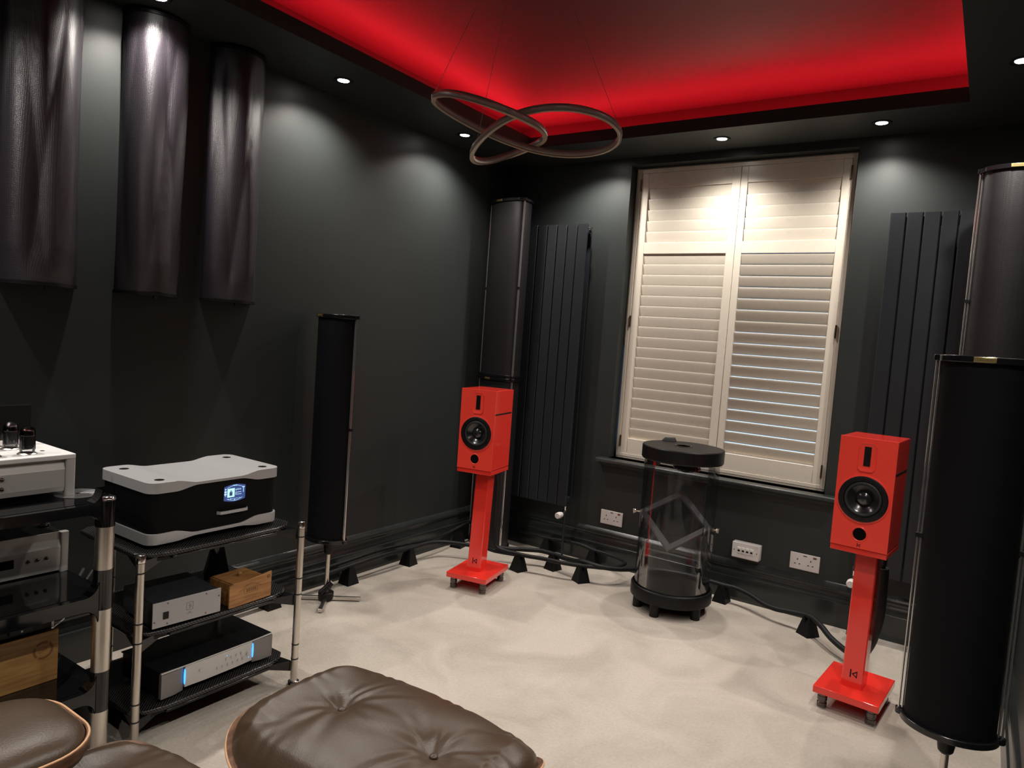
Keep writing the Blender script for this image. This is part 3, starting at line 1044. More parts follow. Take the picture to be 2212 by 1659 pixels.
# tilted frame: square with corners on the glass
cc = Vector((-.008, -.002, .460))
e1 = Vector((.9491, .2927, -.1161))
e2 = Vector((-.0489, .2694, .2759))
hd = .186
e1.normalize()
up = (e2 - e1 * e2.dot(e1)).normalized()
Tc, Bc = cc + up * hd, cc - up * hd
nrm = e1.cross(up).normalized()
Lc, Rc = cc - e1 * hd, cc + e1 * hd
k_in = .80
fr = M()
vs = []
for dz in (-.014, .014):
    for k in (1.0, k_in):
        for p in (Lc, Bc, Rc, Tc):
            vs.append(cc + (p - cc) * k + nrm * dz)
fs = []
for i in range(4):
    j = (i + 1) % 4
    fs += [(i, j, 4 + j, 4 + i), (8 + i, 12 + i, 12 + j, 8 + j), (i, 8 + i, 8 + j, j), (4 + i, 4 + j, 12 + j, 12 + i)]
fr.add([tuple(v) for v in vs], fs)
fo = obj('tilted_frame', fr, mat('grey_black_frame', (.17, .17, .175), .30, spec=.6), t, bevel=.001)
pn = M().add([tuple(cc + (p - cc) * k_in + nrm * d_) for d_ in (-.001, .001) for p in (Lc, Bc, Rc, Tc)],
             [(0, 3, 2, 1), (4, 5, 6, 7), (0, 1, 5, 4), (1, 2, 6, 5), (2, 3, 7, 6), (3, 0, 4, 7)])
obj('frame_pane', pn, glassy('frame_mirror_glass', (.82, .83, .85), 1.7, .02, 1.6), fo)
for p, s_ in ((Lc, -1), (Rc, 1)):
    q = M()
    d_ = Vector((p.x, p.y, 0)).normalized()
    p0 = p.copy()
    q.cyl(tuple(p0 - d_ * .004), tuple(p0 + d_ * .030), .004, n=10)
    q.cyl(tuple(p0 + d_ * .020), tuple(p0 + d_ * .026), .010, n=14)
    q.cyl(tuple(p0 + d_ * .028 - Vector((0, 0, .012))), tuple(p0 + d_ * .030 + Vector((0, 0, .010))), .006, n=10)
    obj('wing_nut', q, STEEL, t)
for a, z in ((-160, .62), (-120, .66), (-60, .64)):
    x, y = .1915 * cos(radians(a)), .1915 * sin(radians(a))


# ------------------------------------------------------------------ cable lifters and hoses
def lifter(label, x, y, rz, z=0, s=1.0):
    m = M()
    b_, tp, h, nt_ = .0385 * s, .016 * s, .092 * s, .058 * s
    vs = [(-b_, -b_, 0), (b_, -b_, 0), (b_, b_, 0), (-b_, b_, 0)]
    # V notch runs along y
    for y_ in (-1, 1):
        vs += [(-tp - .004, y_ * tp, h), (-tp + .003, y_ * tp, h), (0, y_ * (tp + (b_ - tp) * (h - nt_) / h), nt_), (tp - .003, y_ * tp, h), (tp + .004, y_ * tp, h)]
    # indices: 4..8 front(-y), 9..13 back
    fs = [(0, 3, 2, 1), (0, 1, 8, 7, 6, 5, 4), (2, 3, 9, 10, 11, 12, 13), (0, 4, 9, 3), (1, 2, 13, 8),
          (4, 5, 10, 9), (5, 6, 11, 10), (6, 7, 12, 11), (7, 8, 13, 12)]
    m.add(vs, fs)
    o = obj('cable_lifter', m, BLACKM, None, smooth=0)
    o.location = (x, y, z)
    o.rotation_euler = (0, 0, rz)
    return tag(o, label, 'cable lifter', 'black pyramid cable lifters')


lifter('black pyramid cable lifter on the carpet just behind the slim diffuser stand', .070, -1.300, radians(0))
lifter('black pyramid cable lifter by the left baseboard, midway to the corner', .078, -.850, radians(4))
lifter('black pyramid cable lifter by the left baseboard, nearest the window corner', .062, -.375, radians(10))
lifter('black cable lifter touching the base of the left red stand', .585, -.468, radians(75))
lifter('black cable lifter between the two hoses, middle of the looped group', .717, -.300, radians(78))
lifter('black cable lifter at the front of the hose loop, left of the glass cylinder', .940, -.365, radians(60))
lifter('black cable lifter against the back baseboard under the left radiator', .520, -.048, radians(90))
lifter('black cable lifter against the back baseboard under the left wall socket', .845, -.048, radians(90))
lifter('small-looking black cable lifter just right of the glass cylinder', 1.648, -.075, radians(85))
lifter('black cable lifter with open notch left of the right red stand', 2.118, -.215, radians(-35))
lifter('black cable lifter by the left baseboard, seen through the equipment rack', .055, -1.775, radians(0))
lifter('black notched cable lifter standing on the middle shelf of the carbon rack', .365, -2.268, radians(60), .3605, 1.15)


def hose(label, pts, r, name='speaker_cable', group='black hose-like speaker cables', material=None):
    o = obj(name, M().tube(spline(pts, 8), r, 12), material or HOSE, None, smooth=60)
    return tag(o, label, 'cable', group)


hose('thick black cable along the left baseboard, running to the left red speaker',
     [(.060, -2.3, .06), (.055, -1.95, .07), (.055, -1.775, .088), (.058, -1.55, .085), (.066, -1.42, .085), (.070, -1.300, .090), (.078, -1.15, .098), (.084, -1.02, .10), (.078, -.850, .090), (.090, -.70, .096), (.136, -.60, .092), (.26, -.53, .088), (.36, -.50, .088), (.44, -.51, .090), (.52, -.49, .090), (.585, -.468, .090)], .012)
hose('second black cable twisting over the one along the left baseboard',
     [(.040, -2.1, .05), (.042, -1.775, .110), (.045, -1.45, .108), (.048, -1.30, .112), (.050, -1.15, .118), (.046, -1.0, .116), (.056, -.85, .113), (.060, -.62, .10), (.040, -.45, .10), (.036, -.30, .12), (.035, -.12, .13), (.035, -.03, .11), (.16, -.022, .09), (.35, -.030, .085)], .010)
hose('black cable looping from the corner along the back baseboard and back to the left stand',
     [(.35, -.030, .085), (.44, -.045, .092), (.520, -.048, .090), (.65, -.036, .098), (.76, -.040, .100), (.845, -.048, .090), (.95, -.055, .088), (1.04, -.085, .088), (1.10, -.14, .090), (1.10, -.24, .092), (1.06, -.31, .094), (.99, -.350, .094), (.940, -.365, .089), (.83, -.41, .092), (.72, -.435, .094), (.64, -.46, .094), (.585, -.480, .098), (.50, -.505, .105), (.455, -.525, .125), (.440, -.535, .18), (.452, -.545, .30), (.480, -.585, .42), (.515, -.640, .55), (.530, -.700, .66)], .012)
hose('black cable over the middle lifters that passes behind the glass cylinder',
     [(.40, -.44, .086), (.47, -.40, .086), (.56, -.355, .092), (.64, -.315, .094), (.717, -.300, .089), (.80, -.315, .088), (.88, -.335, .098), (.940, -.345, .108), (1.04, -.33, .100), (1.12, -.27, .092), (1.20, -.17, .088), (1.30, -.085, .085), (1.42, -.060, .088), (1.52, -.062, .090), (1.648, -.075, .090), (1.72, -.075, .090), (1.80, -.10, .083), (1.88, -.145, .072), (1.95, -.170, .070), (2.03, -.185, .080), (2.118, -.215, .092), (2.18, -.275, .085), (2.24, -.35, .066), (2.31, -.42, .055), (2.36, -.48, .065), (2.395, -.53, .10)], .0135)
hose('thick black cable rising behind the right red stand to its speaker',
     [(2.395, -.53, .10), (2.425, -.57, .18), (2.445, -.60, .30), (2.447, -.61, .42), (2.445, -.62, .51)], .024)
hose('thin black cable end entering the back of the right red speaker',
     [(2.445, -.62, .51), (2.445, -.630, .58), (2.440, -.650, .66), (2.430, -.690, .70)], .010)


# ------------------------------------------------------------------ carbon rack and its equipment
def ring_pole(parent, x, y, h, r, bands, foot=True):
    prof = [(r * .98, .02 if foot else 0)]
    zz = sorted(bands)
    for z in zz:
        prof += [(r, z - .028), (r * .86, z - .016), (r * .86, z + .0), (r, z + .012)]
    p = M().lathe([(r, .018), (r, h - .022)], 24, (x, y, 0))
    po = obj('pole', p, STEEL, parent)
    for z in zz:
        obj('pole_ring', M().lathe([(r + .0008, z - .0022), (r + .0008, z + .0022)], 24, (x, y, 0)), RUBBER, po)
    obj('pole_cap', M().lathe([(r * .86, h - .026), (r * 1.12, h - .022), (r * 1.16, h - .006), (r * 1.0, h + .001), (r * .5, h + .004), (.0005, h + .004)], 28, (x, y, 0)), CHROME, po, smooth=30)
    if foot:
        obj('pole_foot', M().lathe([(r * 1.75, 0), (r * 1.85, .006), (r * 1.6, .014), (r * 1.02, .018)], 28, (x, y, 0)), CHROME, po, smooth=30)
    return po


rk = thing('carbon_rack', 'open equipment rack with carbon fibre shelves and slim steel poles', 'equipment rack', (0, 0, 0))
poles = [(.709, -2.161), (.697, -2.745), (.290, -2.205), (.262, -2.610)]
for i, (x, y) in enumerate(poles):
    ring_pole(rk, x, y, .614, .0125, (.10, .155, .345, .405, .560, .600 if 0 else .592))
for z in (.105, .355, .603):
    poly = [(.675, -2.700), (.690, -2.640), (.688, -2.250), (.672, -2.200), (.640, -2.168), (.300, -2.170), (.275, -2.200), (.275, -2.700), (.300, -2.735), (.640, -2.738)]
    sh = obj('shelf', M().prism(poly, z - .014, z), CARBON, rk, bevel=.003)
    for (x, y) in poles:
        br = M()
        dx, dy = (-1 if x > .5 else 1), (-1 if y > -2.4 else 1)
        tip = (x + dx * .010, y + dy * .008)
        a_, b_ = (x + dx * .15, y + dy * .030), (x + dx * .040, y + dy * .12)
        zb = z - .0145
        br.add([(tip[0], tip[1], zb), (a_[0], a_[1], zb), (b_[0], b_[1], zb), (tip[0], tip[1], zb - .040), (a_[0], a_[1], zb - .006), (b_[0], b_[1], zb - .006)],
               [(0, 1, 2), (3, 5, 4), (0, 3, 4, 1), (1, 4, 5, 2), (2, 5, 3, 0)])
        obj('shelf_bracket', br, BLACK, sh, smooth=0)
    obj('shelf_lip', M().box(.672, .6905, -2.640, -2.250, z - .024, z - .0145), BLACK, sh, bevel=.003)
    obj('shelf_beam', M().box(.300, .672, -2.715, -2.19, z - .030, z - .0145), BLACKM, sh, bevel=.004)


def smooth01(a):
    a = max(0, min(1, a))
    return a * a * (3 - 2 * a)


def wavy_plate(w, d, r, ztop_end, ztop_mid, zbot_end, zbot_mid, n=60):
    """loft along y (width w), front at +x"""
    vs, fs = [], []
    for i in range(n + 1):
        # denser near the ends
        s = -cos(pi * i / n)
        y = s * w / 2
        e = max(0, abs(y) - (w / 2 - r))
        cut = r - sqrt(max(0, r * r - e * e))
        x1, x0 = -cut, -d + cut
        k = smooth01((abs(y) / (w / 2) - .32) / .33)
        zt = ztop_mid + (ztop_end - ztop_mid) * k
        zb = zbot_mid + (zbot_end - zbot_mid) * k
        vs += [(x1, y, zt), (x1, y, zb), (x0, y, zb), (x0, y, zt)]
    for i in range(n):
        a = i * 4
        for q in range(4):
            fs.append((a + q, a + (q + 1) % 4, a + 4 + (q + 1) % 4, a + 4 + q))
    fs += [(3, 2, 1, 0), (n * 4, n * 4 + 1, n * 4 + 2, n * 4 + 3)]
    return M().add(vs, fs)


# music streamer: origin middle of front bottom edge, front is local +x
st = thing('music_streamer', 'black music streamer with wavy silver top and small blue screen', 'hi-fi unit', (.645, -2.455, .604))
W_, D_ = .482, .318
obj('top_plate', wavy_plate(W_, D_, .035, .208, .196, .174, .187), SILVER, st, bevel=.003, smooth=30, seg=3)
obj('bottom_plate', wavy_plate(W_, D_, .035, .046, .030, .012, .020), SILVER, st, bevel=.002, smooth=30)
obj('body', M().prism(rrect(-D_ + .006, -.006, -W_ / 2 + .006, W_ / 2 - .006, .032, 8), .022, .192), mat('black_anodised_body', (.004, .004, .0045), .55, spec=.12), st, smooth=30)
for x, y in ((-.04, -.19), (-.255, -.19), (-.04, .19), (-.255, .19)):
    s_ = obj('screw_cap', M().lathe([(.015, .2075), (.015, .2092), (.0005, .2092)], 24, (x, y, 0)), CHROME, st)
    obj('screw_slot', M().box(x - .010, x + .010, y - .002, y + .002, .2092, .2097).box(x - .002, x + .002, y - .009, y + .009, .2092, .2097), BLACKM, s_, smooth=0)
for x, y in ((-.04, -.18), (-.255, -.18), (-.04, .18), (-.255, .18)):
    obj('foot', M().lathe([(.012, .0), (.014, .012)], 16, (x, y, 0)), DCHROME, st)
hb = M().sweep([(-.006, -.006, .079), (.006, .000, .079), (.0085, .016, .079), (.0085, .086, .079), (.006, .102, .079), (-.006, .108, .079)],
               [(-.0015, -.005), (.0015, -.005), (.0015, .005), (-.0015, .005)])
obj('front_handle', hb, SILVER, st, smooth=30)
# screen, drawn flat: local plane right = +y, up = +z
sm_ = face_mx((-.0055, .058, .139), (0, 1, 0), (0, 0, 1))
sw, shh = .041, .030
scr = M(); scr.mx = sm_
top = [(-sw + 2 * sw * i / 14, shh * (.78 + .22 * sin(pi * i / 14))) for i in range(15)]
bot = [(sw - 2 * sw * i / 14, -shh * (.78 + .22 * sin(pi * i / 14))) for i in range(15)]
scr.prism(list(reversed(top)) [::-1][::-1] + [] if False else [(x, y) for x, y in bot[::-1]] + [(x, y) for x, y in top[::-1]], 0, .0006)
so_ = obj('screen', scr, SCRN, st, smooth=0)


def flat(name, polys, m_, z=.0008):
    q = M(); q.mx = sm_
    for p in polys:
        q.prism(p, z, z + .0002)
    return obj(name, q, m_, so_, smooth=0)


def R4(x0, x1, y0, y1):
    return [(x0, y0), (x1, y0), (x1, y1), (x0, y1)]


def line(p, q, w):
    d = Vector((q[0] - p[0], q[1] - p[1])).normalized()
    n_ = Vector((-d.y, d.x)) * w / 2
    return [(p[0] - n_.x, p[1] - n_.y), (q[0] - n_.x, q[1] - n_.y), (q[0] + n_.x, q[1] + n_.y), (p[0] + n_.x, p[1] + n_.y)]


flat('album_cover', [R4(-.0285, -.001, -.0135, .0165)], SCRG)
flat('album_picture', [[(-.0205, -.0085), (-.0095, -.0085), (-.0093, .002), (-.0115, .007), (-.0150, .0105), (-.0185, .007), (-.0207, .002)]], SCRD, .0011)
flat('picture_dot', [[(-.0150 + .0016 * cos(a), .0055 + .0016 * sin(a)) for a in [pi / 4 * i for i in range(8)]]], SCRL, .0014)
flat('menu_icons', [[(-.0355 + .0032 * cos(a), .0150 + .0032 * sin(a)) for a in [pi / 5 * i for i in range(10)]], R4(-.0395, -.0312, .0035, .0095), R4(-.0400, -.0312, -.0045, .0015), R4(-.037, -.0335, -.0085, -.0065)], SCRL)
flat('track_lines', [line((.002, .001), (.0245, .001), .0016), line((.002, -.0025), (.006, -.0025), .0012), line((.002, -.0062), (.0255, -.0062), .0016)], SCRL)
flat('progress_bar', [line((-.026, -.0195), (-.021, -.0195), .0014), line((-.018, -.0195), (.014, -.0195), .0010), line((.017, -.0195), (.022, -.0195), .0014), [(-.015 + .0018 * cos(a), -.0195 + .0018 * sin(a)) for a in [pi / 4 * i for i in range(8)]]], SCRL)
flat('volume_slider', [R4(.0285, .0375, .0150, .0185), line((.033, .0148), (.033, -.002), .0020)], SCRL)
arcs = []
for s1_ in (1, -1):
    pts = [(-.030 + .060 * i / 12, s1_ * (.0185 + .0075 * sin(pi * i / 12))) for i in range(13)]
    arcs += [line(pts[i], pts[i + 1], .0011) for i in range(12)]
arcs.append(R4(-.008, .008, .0248, .0272))
arcs.append([(-.003, -.0262), (.003, -.0262), (0, -.0215)])
flat('border_arcs', arcs, SCRL)
text('service_name', 'qobuz', .0090, .0003, SCRL, so_, sm_ @ Matrix.Translation((.0125, .0115, .0008)), sx=1.0)

# silver amplifier on the bottom shelf
am = thing('silver_amplifier', 'low black amplifier with a silver front and two blue lights', 'hi-fi unit', (.660, -2.436, .106), radians(1.2))
hw = .211
obj('case', M().box(-.235, -.012, -hw + .004, hw - .004, .014, .092), BLACKM, am, bevel=.003)
tpp = M().prism([(-.237, -hw), (-.004, -hw), (.000, -.115), (.000, .115), (-.004, hw), (-.237, hw)], .092, .0955)
obj('top_cover', tpp, mat('dark_gloss_cover', (.010, .010, .011), .16), am)
obj('cover_edge', M().box(-.008, .0015, -hw, hw, .0905, .0948), SILVERM, am, bevel=.001)
wave = [(-.012, .012), (-.003, .012), (-.003, .089), (-.012, .089)]
ctr_ = M().prism([(-.012, -.128), (-.002, -.128), (.002, -.06), (.002, .06), (-.002, .128), (-.012, .128)], .020, .0895)
obj('front_centre', ctr_, SILVERM, am, smooth=30)
for s1_ in (-1, 1):
    pl = [(-.014, s1_ * .132), (-.006, s1_ * .132), (.002, s1_ * .165), (.002, s1_ * hw), (-.012, s1_ * hw)]
    if s1_ < 0:
        pl = pl[::-1]
    obj('front_wing', M().prism(pl, .010, .089), GREYP, am, smooth=20)
    lens_ = M(); lens_.mx = face_mx((-.001, s1_ * .130, .056), (0, 1, 0), (0, 0, 1))
    lens_.prism([(.0026 * cos(a), .026 * sin(a)) for a in [2 * pi * i / 20 for i in range(20)]], -.002, .002)
    obj('blue_light', lens_, BLUELED, am, smooth=0)
for (y, z) in [(-.068, .060), (-.004, .044), (.017, .044), (.037, .044), (.057, .044), (.077, .044), (.097, .044), (.030, .064), (.050, .064), (.070, .064), (.090, .064), (.115, .053)]:
    yy = y - .008
    obj('button', M().cyl((.0005, yy, z), (.0055, yy, z), .0042, n=14), SILVER, am, smooth=30)
for (y, z) in [(.024, .074), (.112, .038)]:
    obj('indicator', M().cyl((.001, y, z), (.0028, y, z), .0014, n=8), BLUELED, am)
for x in (-.03, -.20):
    for y in (-.17, .17):
        obj('foot', M().cyl((x, y, 0), (x, y, .014), .014, n=16), RUBBER, am)

# small box with white front (middle shelf)
ps = thing('power_supply', 'small black box with a pale grey front plate and square emblem', 'hi-fi unit', (.692, -2.584, .356), radians(-4))
obj('case', M().box(-.215, -.003, -.106, .106, .010, .088), mat('dark_grey_case', (.030, .031, .034), .35), ps, bevel=.003)
obj('front_plate', M().box(-.003, .001, -.111, .111, .010, .090), mat('pale_grey_plate', (.40, .39, .40), .42, metal=.3), ps, bevel=.001)
obj('power_switch', M().box(.001, .003, -.079, -.062, .034, .056), BLACKM, ps)
fm = face_mx((.001, .006, .056), (0, 1, 0), (0, 0, 1))
em = M(); em.mx = fm
for a_ in (R4(-.011, .011, -.0125, -.0115), R4(-.011, .011, .0115, .0125), R4(-.011, -.010, -.0125, .0125), R4(.010, .011, -.0125, .0125)):
    em.prism(a_, 0, .0004)
pts = [(-.003 + .0065 * cos(a), .0065 * sin(a)) for a in [radians(-90 + 15 * i) for i in range(13)]]
for i in range(12):
    em.prism(line(pts[i], pts[i + 1], .0016), 0, .0004)
em.prism(R4(-.004, .001, -.001, .001), 0, .0004)
em.prism(R4(-.010, .010, -.0245, -.0238), 0, .0004)
em.prism(R4(-.004, .004, -.0215, -.0195), 0, .0004)
obj('emblem', em, mat('emblem_grey', (.14, .14, .15), .5), ps, smooth=0)
for y, z in ((-.105, .03), (-.065, .082), (-.065, .018), (.060, .082), (.060, .018), (.104, .065)):
    obj('screw', M().cyl((.001, y, z), (.002, y, z), .0024, n=10), DCHROME, ps)
for x in (-.03, -.18):
    for y in (-.08, .08):
        obj('foot', M().cyl((x, y, 0), (x, y, .010), .010, n=14), RUBBER, ps)

# small cedar box
cb_ = thing('cedar_box', 'small honey-brown wooden box with a knob on its lid', 'wooden box', (.690, -2.350, .356), radians(3))
obj('box_body', M().box(-.130, -.005, -.070, .070, 0, .078), CEDAR, cb_, bevel=.001)
obj('front_board', M().add([(0, -.087, .004), (0, .087, .004), (0, .087, .094), (0, .060, .092), (0, -.087, .080), (-.006, -.087, .004), (-.006, .087, .004), (-.006, .087, .094), (-.006, .060, .092), (-.006, -.087, .080)],
                           [(0, 1, 2, 3, 4), (9, 8, 7, 6, 5), (0, 5, 6, 1), (1, 6, 7, 2), (2, 7, 8, 3), (3, 8, 9, 4), (4, 9, 5, 0)]), CEDAR, cb_, bevel=.0008)
lid_ = obj('lid', M().box(-.126, -.008, -.066, .066, .078, .082), CEDAR, cb_, bevel=.001)
obj('lid_knob', M().lathe([(.006, .082), (.008, .088), (.008, .094), (.005, .097)], 18, (-.062, 0, 0)), OAK, lid_)
bm_ = M(); bm_.mx = face_mx((.0002, 0, .045), (0, 1, 0), (0, 0, 1))
pts = [(-.046 + .092 * i / 14, .006 + .020 * sin(pi * i / 14)) for i in range(15)]
for i in range(14):
    bm_.prism(line(pts[i], pts[i + 1], .0011), 0, .0002)
for a_ in (R4(-.028, .028, .0125, .0132), R4(-.028, .028, -.0062, -.0055), R4(-.0285, -.0275, -.006, .013), R4(.0275, .0285, -.006, .013)):
    bm_.prism(a_, 0, .0002)
for k in range(5):
    x = -.018 + k * .0085
    bm_.prism(R4(x, x + .0015, -.002, .009), 0, .0002)
    bm_.prism(R4(x + .0035, x + .005, -.002, .009), 0, .0002)
    bm_.prism(R4(x, x + .005, .0075, .009), 0, .0002)
for k in range(3):
    bm_.prism(R4(-.030 + k * .004, .030 - k * .004, -.016 - k * .006, -.0153 - k * .006), 0, .0002)
for k in range(16):
    a0, a1 = 2 * pi * k / 16, 2 * pi * (k + 1) / 16
    bm_.prism(line((.073 + .0055 * cos(a0), .033 + .0055 * sin(a0)), (.073 + .0055 * cos(a1), .033 + .0055 * sin(a1)), .0022), 0, .0002)
bm_.prism(line((.069, .033), (.077, .033), .0015), 0, .0002)
obj('burnt_mark', bm_, BURN, cb_, smooth=0)

# ------------------------------------------------------------------ black rack (left foreground)
r1 = thing('gloss_rack', 'gloss black equipment rack with thick brushed steel posts at the left edge', 'equipment rack', (0, 0, 0))
px_, py_ = .700, -2.853
posts = [(px_, py_), (px_, py_ - .58), (.235, py_ - .29)]
for i, (x, y) in enumerate(posts):
    pr1 = .0255
    po = obj('post', M().lathe([(pr1, .0), (pr1, .035), (pr1 + .001, .036), (pr1 + .001, .040)], 32, (x, y, 0)), GLOSSB, r1, smooth=30)
    for z0, z1 in ((.106, .185), (.303, .486), (.601, .725)):
        obj('steel_sleeve', M().lathe([(pr1 * .96, z0 - .07 if z0 < .2 else z0), (pr1 * .96, z1)], 32, (x, y, 0)), STEEL, po)
    for z0, z1 in ((.185, .303), (.486, .601), (.725, .800)):
        obj('joint', M().lathe([(pr1, z0), (pr1, z1)], 32, (x, y, 0)), GLOSSB, po)
    obj('post_cap', M().lathe([(pr1, .800), (pr1, .803), (pr1 * .9, .808), (pr1 * .55, .812), (.0005, .813)], 32, (x, y, 0)), CHROME, po, smooth=50)


def fillet_frame(z0, z1):
    """gloss frame bar with concave fillets towards each post, front and side"""
    m = M()
    zc = (z0 + z1) / 2
    rf = .038
    prof = []   # (t, ztop, zbot) along the bar, t distance from post surface
    n = 9
    for i in range(n):
        a = pi / 2 * i / (n - 1)
        prof.append((rf * (1 - cos(a)) if 0 else rf * (1 - sin(pi / 2 - a)), rf * (1 - sin(a))))

    def bar(p, q):
        p, q = Vector((*p, 0)), Vector((*q, 0))
        d = (q - p); ln = d.length; d.normalize(); s = Vector((-d.y, d.x, 0))
        st_ = [(.020 + t_, e_) for t_, e_ in prof]
        sta = st_ + [(ln - t_, e_) for t_, e_ in reversed(st_)]
        vs, fs = [], []
        for t_, e_ in sta:
            e_ = max(e_, 0)
            w_ = .020
            c = p + d * t_
            for sx, zz in ((-1, z1 + e_), (1, z1 + e_), (1, z0 - e_), (-1, z0 - e_)):
                vs.append((c.x + s.x * w_ * sx, c.y + s.y * w_ * sx, zz))
        for i in range(len(sta) - 1):
            for k in range(4):
                fs.append((i * 4 + k, i * 4 + (k + 1) % 4, i * 4 + 4 + (k + 1) % 4, i * 4 + 4 + k))
        fs += [(3, 2, 1, 0), tuple(range(len(sta) * 4 - 4, len(sta) * 4))]
        m.add(vs, fs)
    bar(posts[0], posts[1])
    bar((.30, py_ - .010), (.300, py_ - .57))
    for i in (0, 1):
        bar(posts[i], (.29, posts[i][1] + (-.006 if i == 0 else .006)))
    return m


for z0, z1, nm in ((.222, .255, 'a'), (.492, .530, 'b'), (.766, .795, 'c')):
    fo_ = obj('shelf_frame', fillet_frame(z0, z1), GLOSSB, r1, smooth=50)
    obj('shelf_plate', M().box(.225, .700, py_ - .575, py_ + .005, z1 - .008, z1 + .001), GLOSSB, fo_)


def amp_leg(parent, x, y, z0, z1, r=.0115):
    return obj('leg', M().prism([(x + a, y + b_) for a, b_ in rrect(-r, r, -r, r, r * .5, 4)], z0, z1), SILVERM, parent, smooth=30)


# compact disc
cd = M()
cd.lathe([(.0075, 0), (.060, 0), (.060, .0012), (.0075, .0012)], 64, closed=True)
o = obj('compact_disc', cd, CDM, None, smooth=30)
o.location = (.575, -2.872, .7963)
tag(o, 'shiny compact disc lying under the front foot of the tube amplifier', 'disc')

# tube amplifier : front +x. origin front right corner bottom
SILVW = mat('pale_silver_top', (.82, .81, .80), .45, metal=.1)
ta = thing('tube_amplifier', 'pale silver tube amplifier with glass valves on top, at the left edge', 'hi-fi unit', (.585, -2.886, .7977))
AW = .44
obj('top_plate', M().box(-.300, .006, -AW, 0, .106, .121), SILVW, ta, bevel=.003)
obj('chassis', M().box(-.290, -.012, -AW + .006, -.006, .018, .106), SILVERM, ta, bevel=.002)
fp = M().extr([(-.012, .014), (-.004, .014), (.000, .028), (.000, .077), (-.006, .094), (-.012, .098)], 1, -AW + .026, -.026)
fpo = M().add([(v[0], v[1], v[2]) for v in fp.v], fp.f)
obj('front_panel', fpo, SILVERM, ta, smooth=15)
for y in (-.012, -AW + .012):
    for x in (-.006, -.286):
        amp_leg(ta, x, y, 0.0, .106, .0125)
for z in (.040, .066):
    for y in (-.182, -.206):
        obj('knob', M().lathe([(.0052, 0), (.0052, .005), (.003, .0075), (.0005, .008)], 16, (.000, y, z), axis=0), BRONZE, ta, smooth=50)


def valve(x, y):
    g = obj('vacuum_tube', M().lathe([(.0165, .004), (.0185, .008), (.0190, .020), (.0190, .060), (.0180, .068), (.0140, .0745), (.008, .0775), (.0005, .078)], 32, (x, y, .121)), TUBEG, ta, smooth=60)
    obj('tube_base', M().lathe([(.024, 0), (.025, .001), (.021, .004), (.0005, .004)], 32, (x, y, .121)), STEEL, g)
    p = M().prism([(x + a, y + b_) for a, b_ in rrect(-.012, .012, -.0145, .0145, .004, 3)], .121 + .014, .121 + .050)
    p.box(x - .013, x + .013, y - .0155, y - .0145, .135, .171).box(x - .013, x + .013, y + .0145, y + .0155, .135, .171)
    obj('tube_plate', p, PLATE, g)
    obj('tube_getter', M().lathe([(.0172, .054), (.0175, .060), (.0168, .0672), (.0130, .0730), (.0075, .0758), (.0005, .0765)], 32, (x, y, .121)), GETTER, g, smooth=60)
    obj('mica_disc', M().lathe([(.0165, .0515), (.0165, .0522)], 24, (x, y, .121)), WHITEP, g)


for x, y in ((-.050, -.103), (-.147, -.108), (-.050, -.190), (-.147, -.195)):
    valve(x, y)
sh_ = M().box(-.208, -.204, -AW + .03, -.035, .121, .240)
obj('glass_screen', sh_, glassy('tinted_glass_screen', (.80, .77, .77), 1.5, 0, 1.0), ta, smooth=0)
obj('screen_rail', M().box(-.2085, -.2035, -AW + .03, -.035, .238, .2405), CHROME, ta)
obj('bias_port', M().lathe([(.006, .121), (.006, .1216)], 16, (-.075, -.055, 0)), DCHROME, ta)

# cd player on the middle shelf
cp_ = thing('disc_player', 'pale silver disc player on the middle shelf of the gloss rack', 'hi-fi unit', (.452, -2.838, .5312))
PW = .43
obj('case', M().box(-.200, -.012, -PW + .006, -.006, .012, .118), BLACKM, cp_, bevel=.002)
fpm = M().extr([(-.012, .004), (-.002, .004), (.002, .022), (.002, .078), (-.006, .100), (-.006, .122), (-.012, .122)], 1, -PW + .022, -.022)
obj('front_panel', fpm, SILVERM, cp_, smooth=15)
for y in (-.011, -PW + .011):
    amp_leg(cp_, -.006, y, 0, .122, .0115)
for y in (-.061, -.085, -.109):
    obj('button', M().lathe([(.0048, 0), (.0048, .004), (.003, .006), (.0005, .0065)], 16, (.002, y, .050), axis=0), BRONZE, cp_, smooth=50)
obj('display', M().box(-.001, .0028, -.230, -.146, .038, .064), GLOSSB, cp_)
for x, y in ((-.05, .004), (-.19, .004)):
    obj('foot', M().lathe([(.012, 0), (.014, .006), (.009, .014)], 18, (x - .02, -.02 + y, 0)), SILVERM, cp_)
pk = obj('chrome_puck', M().lathe([(.012, 0), (.0155, .003), (.0155, .009), (.0145, .010), (.0155, .011), (.0155, .017), (.012, .020), (.0005, .0205)], 28), CHROME, None, smooth=30)
pk.location = (.345, -2.862, .6495)
tag(pk, 'small round chrome weight on top of the silver disc player', 'weight')

pc = thing('power_conditioner', 'large black box on the carpet beneath the gloss rack', 'hi-fi unit', (.620, -2.800, 0))
obj('case', M().box(-.46, 0, -.56, 0, .012, .195), BLACKM, pc, bevel=.004)
obj('front_plate', M().box(0, .006, -.56, 0, .012, .195), BLACKM, pc, bevel=.002)
for x in (-.40, -.05):
    for y in (-.50, -.05):
        obj('foot', M().cyl((x, y, 0), (x, y, .012), .018, n=14), RUBBER, pc)

